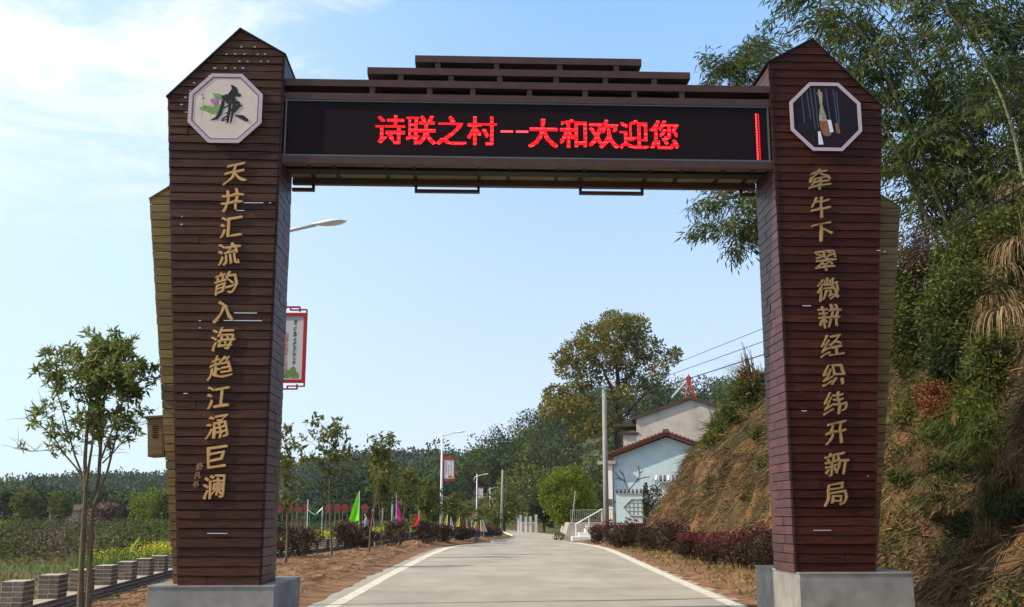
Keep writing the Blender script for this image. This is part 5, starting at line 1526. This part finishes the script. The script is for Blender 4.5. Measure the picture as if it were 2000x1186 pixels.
# verge litter
n = 2600; Y = rng.uniform(14, 60, n); X = np.array([wx(y) + random.random() * (lx(y) - .8 - wx(y)) for y in Y])
P = np.stack([X, Y, np.array([verge_z(a, b) for a, b in zip(X, Y)]) + .01], 1)
d_ = rng.normal(size=(n, 3)); d_[:, 2] = np.abs(d_[:, 2]) * .5
tag(leaves('verge_litter', P, d_, rng.uniform(.03, .14, n), .025, [M['dry'], M['grass'], M['lf_rust']], None, rng.integers(0, 3, n)), kind='stuff')
n = 5200; Y = rng.uniform(15, 72, n); X = np.array([rx(y) + .3 + random.random() ** .8 * (foot(min(y, 62)) - rx(y)) for y in Y])
P = np.stack([X, Y, np.array([rv_z(a, b) for a, b in zip(X, Y)])], 1)
d_ = rng.normal(size=(n, 3)); d_[:, 2] = np.abs(d_[:, 2]) + .3
tag(leaves('verge_litter', P, d_, rng.uniform(.05, .25, n), .028, [M['dry'], M['grass'], M['lf_rust']], None, rng.choice(3, n, p=[.55, .3, .15])), kind='stuff')

# arching grass tufts and reeds
def tuft(loc, n, ln, wid, m_, lab, name='grass_tuft', droop=1.0, bias=(-.6, -.3), grp=None, seg=7, up=.9):
    T = thing(name, lab, 'grass tuft', loc, 0, grp); V = []; Fq = []
    for i in range(n):
        a = random.uniform(0, 6.28); d0 = Vector((math.cos(a) * .5 + bias[0], math.sin(a) * .5 + bias[1], up + random.uniform(0, .5))).normalized()
        p = Vector((random.gauss(0, .10), random.gauss(0, .10), 0)); L_ = ln * random.uniform(.55, 1.2); side = d0.cross(Vector((0, 0, 1))).normalized()
        b0 = len(V)
        for k in range(seg + 1):
            t = k / seg; ww = wid * (1 - t) ** .7 * .5 + .001
            V += [tuple(p - side * ww), tuple(p + side * ww)]
            d0 = (d0 + Vector((0, 0, -droop * .30 * (.4 + t)))).normalized(); p = p + d0 * (L_ / seg)
        for k in range(seg): Fq.append((b0 + 2 * k, b0 + 2 * k + 1, b0 + 2 * k + 3, b0 + 2 * k + 2))
    me = bpy.data.meshes.new('blades'); me.from_pydata(V, [], Fq); me.materials.append(m_); me.update(); link('blades', me, T)
    return T
def on_bank(px, py):
    """first point of the view ray on the bank, from the height function"""
    r_ = ray(px, py); y = 11.0
    while y < 70:
        p = Vector((r_.x / r_.y * y, y, EYE + r_.z / r_.y * y))
        if p.x > foot(y) and bank_h(p.x, y) >= p.z: return p
        y += .1
    return Vector((r_.x / r_.y * 30, 30, EYE + r_.z / r_.y * 30))
GRP = 'grass tufts on the bank'
for i, (px_, py_, ln, m_, lab) in enumerate((
    (1905, 900, 1.1, 'grass', 'largest arching green grass tuft on the slope right of the gate'), (1850, 960, .9, 'grass', 'green grass tuft just below the largest one'), (1960, 850, 1.0, 'grass', 'upright green tuft near the right edge'),
    (1940, 1000, 1.0, 'lf_shrub', 'olive grass tuft low on the right slope'), (1800, 1000, .6, 'grass', 'small green tuft right beside the right pillar'), (1900, 820, .9, 'lf_round', 'bright green blades above the largest tuft'),
    (1985, 950, .9, 'dry', 'dry straw tuft at the right edge of the slope'), (1830, 1080, .6, 'dry', 'dry straw tuft low beside the right plinth'), (1490, 770, 1.4, 'dry', 'tall dry grass clump on the crest left of the right pillar'), (1465, 740, 1.6, 'dry', 'dry grass clump on the crest, next one left'),
    (1440, 800, 1.2, 'lf_shrub', 'olive grass clump on the crest beyond the dry ones'), (1400, 845, 1.3, 'grass', 'green grass clump on the bank above the blue gable'), (1480, 860, .9, 'grass', 'green tuft halfway up the bank left of the right pillar'))):
    p = on_bank(px_, py_); sc_ = max(1, p.y / 24)
    tuft(p, 110, ln * (1 if p.y < 30 else sc_ * .6), .022 * sc_, M[m_], lab, grp=GRP)
RGp = 'hanging dry reeds at the right edge'
for px_, py_, Y, ln, lab in ((1985, 610, 18, .95, 'middle clump of hanging tan reeds at the right edge'), (2000, 450, 18, .75, 'upper clump of hanging tan reeds at the right edge'), (1990, 690, 17, 1.0, 'lower and densest clump of hanging tan reeds'), (2015, 560, 16.5, 1.1, 'tan reeds cut by the right edge of the view'), (1968, 660, 19, .7, 'small tan reed clump beside the olive shrub')):
    p = on_bank(px_, py_ - 20); k_ = p.y / 18; p = p + Vector((-.9, -1.3, .7)) * k_ * .5
    tuft(p, 90, ln * k_ * .85, .022 * k_, random.choice((M['reed'], M['dry'])), lab, 'dry_reeds', 1.9, (-.35, -.3), RGp, 9, .6)
# shrubs
def shrub(px_, py_, Y, rx_, rz_, m_, n, L, lab, name='shrub', lumps=14, cat='shrub'):
    p = on_bank(px_, py_ + rz_ * 55); k_ = p.y / Y; T = thing(name, lab, cat, p)
    h_ = rz_ * k_ * .8; rx_ *= k_; rz_ *= k_; L *= k_ ** .6
    mb = MB(); mb.tube([(.1, .1, -.2), (.05, 0, h_ * .5), (0, 0, h_)], [.04, .03, .015], 5); mb.build('stem', M['bark_dark'], T)
    c, d_, l_, w_ = blob_leaves(lumpy(0, 0, h_, rx_, rx_ * .9, rz_, lumps, .42), n, L, L * .38, .15, .4)
    leaves('foliage', c, d_, l_, w_, m_, T)
shrub(1830, 590, 24.5, 1.15, 1.2, M['lf_shrub'], 12000, .13, 'large olive shrub on the bank right of the right pillar')
shrub(1790, 690, 23, .85, 1.1, M['lf_shrub'], 8000, .12, 'olive shrub hugging the right pillar wing')
shrub(1900, 640, 24, 1.0, 1.3, M['lf_shrub'], 9000, .13, 'olive shrub in the middle of the right slope', lumps=18)
shrub(1880, 720, 22, .65, .7, M['lf_dark'], 4500, .12, 'dark green shrub below the olive ones')
shrub(1950, 520, 25, 1.3, 1.3, M['lf_shrub'], 9000, .14, 'olive shrub under the bamboo stems near the right edge')
shrub(1930, 740, 20, .6, .6, M['lf_shrub'], 4500, .11, 'shaded shrub under the hanging reeds')
shrub(1838, 800, 20, .40, .42, M['lf_rust'], 3000, .09, 'rust red bush on the slope', 'rust_bush')
shrub(1780, 480, 28, .55, 1.0, M['lf_twig'], 900, .12, 'sparse twiggy pinkish-brown sapling beside the right wing top', 'sapling', 8, 'sapling')
shrub(1955, 400, 24, .8, .8, M['lf_shrub'], 5000, .14, 'yellow-green shrub above the hanging reeds')
shrub(1425, 800, 60, .9, .8, M['lf_verge'], 2500, .2, 'feathery green shrub overhanging the beige house wall')
shrub(1395, 850, 62, .7, .4, M['lf_verge'], 2200, .2, 'low green shrub on the bank end above the blue gable')
shrub(1480, 745, 50, 1.1, .8, M['lf_shrub'], 3500, .2, 'olive shrub on the crest left of the right pillar')
shrub(1500, 900, 40, .5, .4, M['lf_verge'], 1200, .12, 'small green bush on the bank near the right pillar')

for px_, py_, rx_, rz_, m_, lab in (
    (1870, 905, .75, .45, 'lf_dark', 'dark low bramble mound under the largest green tuft'), (1930, 930, .6, .4, 'lf_shrub', 'olive bramble mound low near the right edge'), (1965, 870, .7, .5, 'lf_shrub', 'olive bramble right of the largest green tuft'),
    (1830, 850, .55, .35, 'lf_shrub', 'olive bramble patch just below the rust bush'), (1790, 820, .5, .45, 'lf_verge', 'light green bramble beside the right pillar edge'), (1900, 1040, .7, .4, 'lf_dark', 'lowest dark bramble on the right slope'),
    (1980, 1010, .7, .5, 'lf_dark', 'dark bramble cut by the right edge'), (1775, 940, .35, .3, 'lf_shrub', 'small olive bramble touching the right wing'), (1840, 1000, .45, .3, 'lf_shrub', 'small olive bramble between plinth and dark mounds'), (1935, 800, .7, .5, 'lf_verge', 'green bramble under the hanging reeds')):
    shrub(px_, py_, 20, rx_ * .75, rz_ * .7, M[m_], 1500, .10, lab, 'bramble', 10, 'bramble')
for px_, py_, ln, m_, lab in ((1880, 860, 1.3, 'grass', 'long arching green blades left of the largest tuft'), (1930, 890, 1.4, 'grass', 'long arching green blades between two brambles'), (1860, 1010, .9, 'dry', 'straw tuft hanging over the bare soil'), (1955, 960, 1.1, 'dry', 'straw tuft drooping beside the right edge'),
                             (1815, 930, .8, 'dry', 'straw tuft drooping right of the right pillar'), (1920, 1080, .9, 'dry', 'lowest straw tuft on the right slope'), (1420, 930, .8, 'dry', 'straw tuft halfway up the far bank end'), (1460, 980, .7, 'dry', 'straw tuft above the red-tipped hedge'), (1390, 960, .8, 'lf_shrub', 'olive tuft on the far bank end')):
    p = on_bank(px_, py_); k_ = max(1, p.y / 24)
    tuft(p, 130, ln * k_ ** .7, .020 * k_, M[m_], lab, grp=GRP)

# bamboo --------------------------------------------------------------
def bamboo(pts, Y, lab, leaf_n=26, r0=.055, fromt=.28, dens=1.0, lfm='lf_bamboo', reach=1.0, Ystep=0.):
    g_ = on_bank(*pts[0]); Y = max(Y, min(g_.y, 37)); k0 = Y / 26
    P3 = [at(x, y, Y + Ystep * i) for i, (x, y) in enumerate(pts)]
    P3[0].z = min(P3[0].z, max(0, bank_h(P3[0].x, Y))) - .2
    r0 *= k0 * .9
    b0 = P3[0].copy()
    T = thing('bamboo', lab, 'bamboo', b0, 0, 'leaning bamboo on the bank')
    P3 = [p - b0 for p in P3]
    # smooth resample
    n = len(P3); S_ = []
    for i in range(n - 1):
        p0, p1, p2, p3 = P3[max(i - 1, 0)], P3[i], P3[i + 1], P3[min(i + 2, n - 1)]
        for k in range(7):
            t = k / 7
            S_.append(.5 * ((2 * p1) + (p2 - p0) * t + (2 * p0 - 5 * p1 + 4 * p2 - p3) * t * t + (3 * p1 - p0 - 3 * p2 + p3) * t ** 3))
    S_.append(P3[-1]); m_ = len(S_)
    mb = MB(); mb.tube(S_, [r0 * (1 - .85 * (i / (m_ - 1)) ** 1.3) + .004 for i in range(m_)], 7)
    mb.build('culm', M['bamboo'], T, smooth=True)
    cen = []; dr = []; mb = MB()
    total = sum((S_[i + 1] - S_[i]).length for i in range(m_ - 1)); acc = 0
    for i in range(m_ - 1):
        seg = (S_[i + 1] - S_[i]); acc += seg.length; t = acc / total
        if t < fromt: continue
        for q in range(max(1, int(seg.length / .34 * dens + random.random()))):
            p = S_[i] + seg * random.random(); a = random.uniform(0, 6.28)
            ln = reach * random.uniform(.9, 2.0) * (1.15 - .45 * t)
            br = branch_pts(p, (math.cos(a), math.sin(a) * .9, random.uniform(.1, .7)), ln, 5, .12, -.18)
            mb.tube(br, [.010, .008, .006, .005, .003, .002], 3)
            for j in range(1, 6):
                for r_ in range(int(leaf_n * 3.0 / 5)):
                    cen.append(br[j] + Vector((random.gauss(0, .17), random.gauss(0, .17), random.gauss(0, .13)))); dr.append((br[j] - br[j - 1]).normalized() * .7 + Vector((random.gauss(0, .45), random.gauss(0, .45), -.55 + random.gauss(0, .35))))
    mb.build('branches', M['bamboo'], T)
    cen = np.array([tuple(c) for c in cen]); dr = np.array([tuple(c) for c in dr]); k = len(cen)
    leaves('foliage', cen, dr, rng.uniform(.22, .44, k), rng.uniform(.038, .066, k), M[lfm], T)
bamboo([(1880, 620), (1850, 520), (1790, 380), (1715, 220), (1640, 90), (1560, 20)], 26, 'bamboo stem arching farthest left above the right pillar roof')
bamboo([(1880, 520), (1862, 480), (1820, 360), (1760, 210), (1700, 90), (1620, 0), (1560, -30)], 27, 'pale tan bamboo stem crossing behind the olive shrub', r0=.075)
bamboo([(1960, 520), (1930, 430), (1885, 250), (1840, 100), (1760, -20), (1660, -70)], 25, 'dark bamboo stem in the middle of the right clump')
bamboo([(1980, 480), (1955, 400), (1910, 220), (1870, 60), (1820, -80)], 24, 'thick bamboo stem rising near the right edge', r0=.08)
bamboo([(1920, 560), (1895, 470), (1840, 330), (1780, 230), (1700, 150), (1630, 130)], 29, 'thin bamboo stem drooping just right of the pillar apex')
bamboo([(2010, 480), (2000, 300), (1985, 140), (1950, 0), (1900, -90)], 23, 'bamboo stem cut by the right edge', dens=1.2)
bamboo([(1960, 560), (1925, 470), (1870, 300), (1800, 170), (1750, 60), (1660, -20)], 31, 'bamboo stem at the back of the right clump', dens=1.3, reach=1.3)
bamboo([(2040, 420), (2030, 250), (2010, 110), (1960, 60), (1890, 40)], 27, 'bamboo with drooping tip beside the right edge', dens=1.3)
bamboo([(1830, 520), (1800, 420), (1770, 330), (1740, 270), (1700, 250)], 32, 'short bamboo showing just right of the right pillar shoulder', dens=1.2)
bamboo([(1980, 600), (1950, 480), (1900, 380), (1850, 300), (1800, 250)], 30, 'lower bamboo stem behind the shrubs', dens=1.3, fromt=.4)
bamboo([(1740, 640), (1660, 470), (1590, 400), (1500, 375), (1430, 385), (1370, 410)], 36, 'bamboo drooping low beneath the right end of the beam', dens=1.5, reach=1.25, fromt=.5)
bamboo([(1700, 700), (1620, 520), (1560, 450), (1500, 430), (1450, 450), (1415, 500)], 35, 'lowest drooping bamboo tip left of the right pillar', dens=1.4, reach=1.0, fromt=.5)
bamboo([(1720, 560), (1640, 380), (1570, 240), (1500, 150), (1430, 130), (1375, 150)], 38, 'distant bamboo crown showing left of the right pillar roof', dens=1.6, reach=1.6, fromt=.45)
bamboo([(1730, 500), (1650, 300), (1590, 180), (1530, 110), (1480, 90), (1440, 110)], 40, 'highest distant bamboo crown left of the right pillar apex', dens=1.5, reach=1.5, fromt=.45)
bamboo([(2050, 600), (2010, 400), (1960, 200), (1880, 60), (1790, -40)], 26, 'bamboo stem filling the upper right corner behind the others', dens=1.3, reach=1.4)
bamboo([(2080, 480), (2060, 300), (2020, 200), (1950, 150), (1890, 160)], 28, 'bamboo tip hanging down into the upper right corner', dens=1.4, reach=1.3)
bamboo([(1990, 620), (1940, 420), (1860, 230), (1780, 120), (1690, 60), (1600, 70)], 33, 'dense bamboo arch between pillar apex and the right clump', dens=1.5, reach=1.4)

bamboo([(1760, 620), (1680, 430), (1600, 260), (1530, 160), (1470, 110), (1400, 130)], 38, 'distant bamboo crown just above the right end of the beam', dens=1.6, reach=1.5, fromt=.5)
bamboo([(1780, 640), (1690, 480), (1600, 410), (1510, 390), (1450, 420), (1400, 460)], 36, 'middle drooping bamboo below the right end of the beam', dens=1.6, reach=1.2, fromt=.5)
bamboo([(2060, 560), (2020, 330), (1950, 160), (1870, 20), (1800, -60)], 30, 'bamboo deep in the right clump with hidden stem', dens=1.7, reach=1.6)
bamboo([(1900, 600), (1860, 420), (1800, 300), (1760, 200), (1700, 180)], 34, 'short leafy bamboo behind the right pillar shoulder', dens=1.7, reach=1.4)

# ================================================================== AIR
hz = MB(); hz.box(-950, 750, -70, 900, -3, 75)
hm = bpy.data.materials.new('haze'); hm.use_nodes = True; hm.node_tree.nodes.clear()
ho = hm.node_tree.nodes.new('ShaderNodeOutputMaterial'); hv = hm.node_tree.nodes.new('ShaderNodeVolumePrincipled')
hv.inputs['Color'].default_value = (.90, .95, 1.0, 1); hv.inputs['Density'].default_value = HAZE; hv.inputs['Anisotropy'].default_value = .2
hm.node_tree.links.new(hv.outputs[0], ho.inputs['Volume'])
if HAZE: tag(hz.build('haze', hm), kind='stuff')
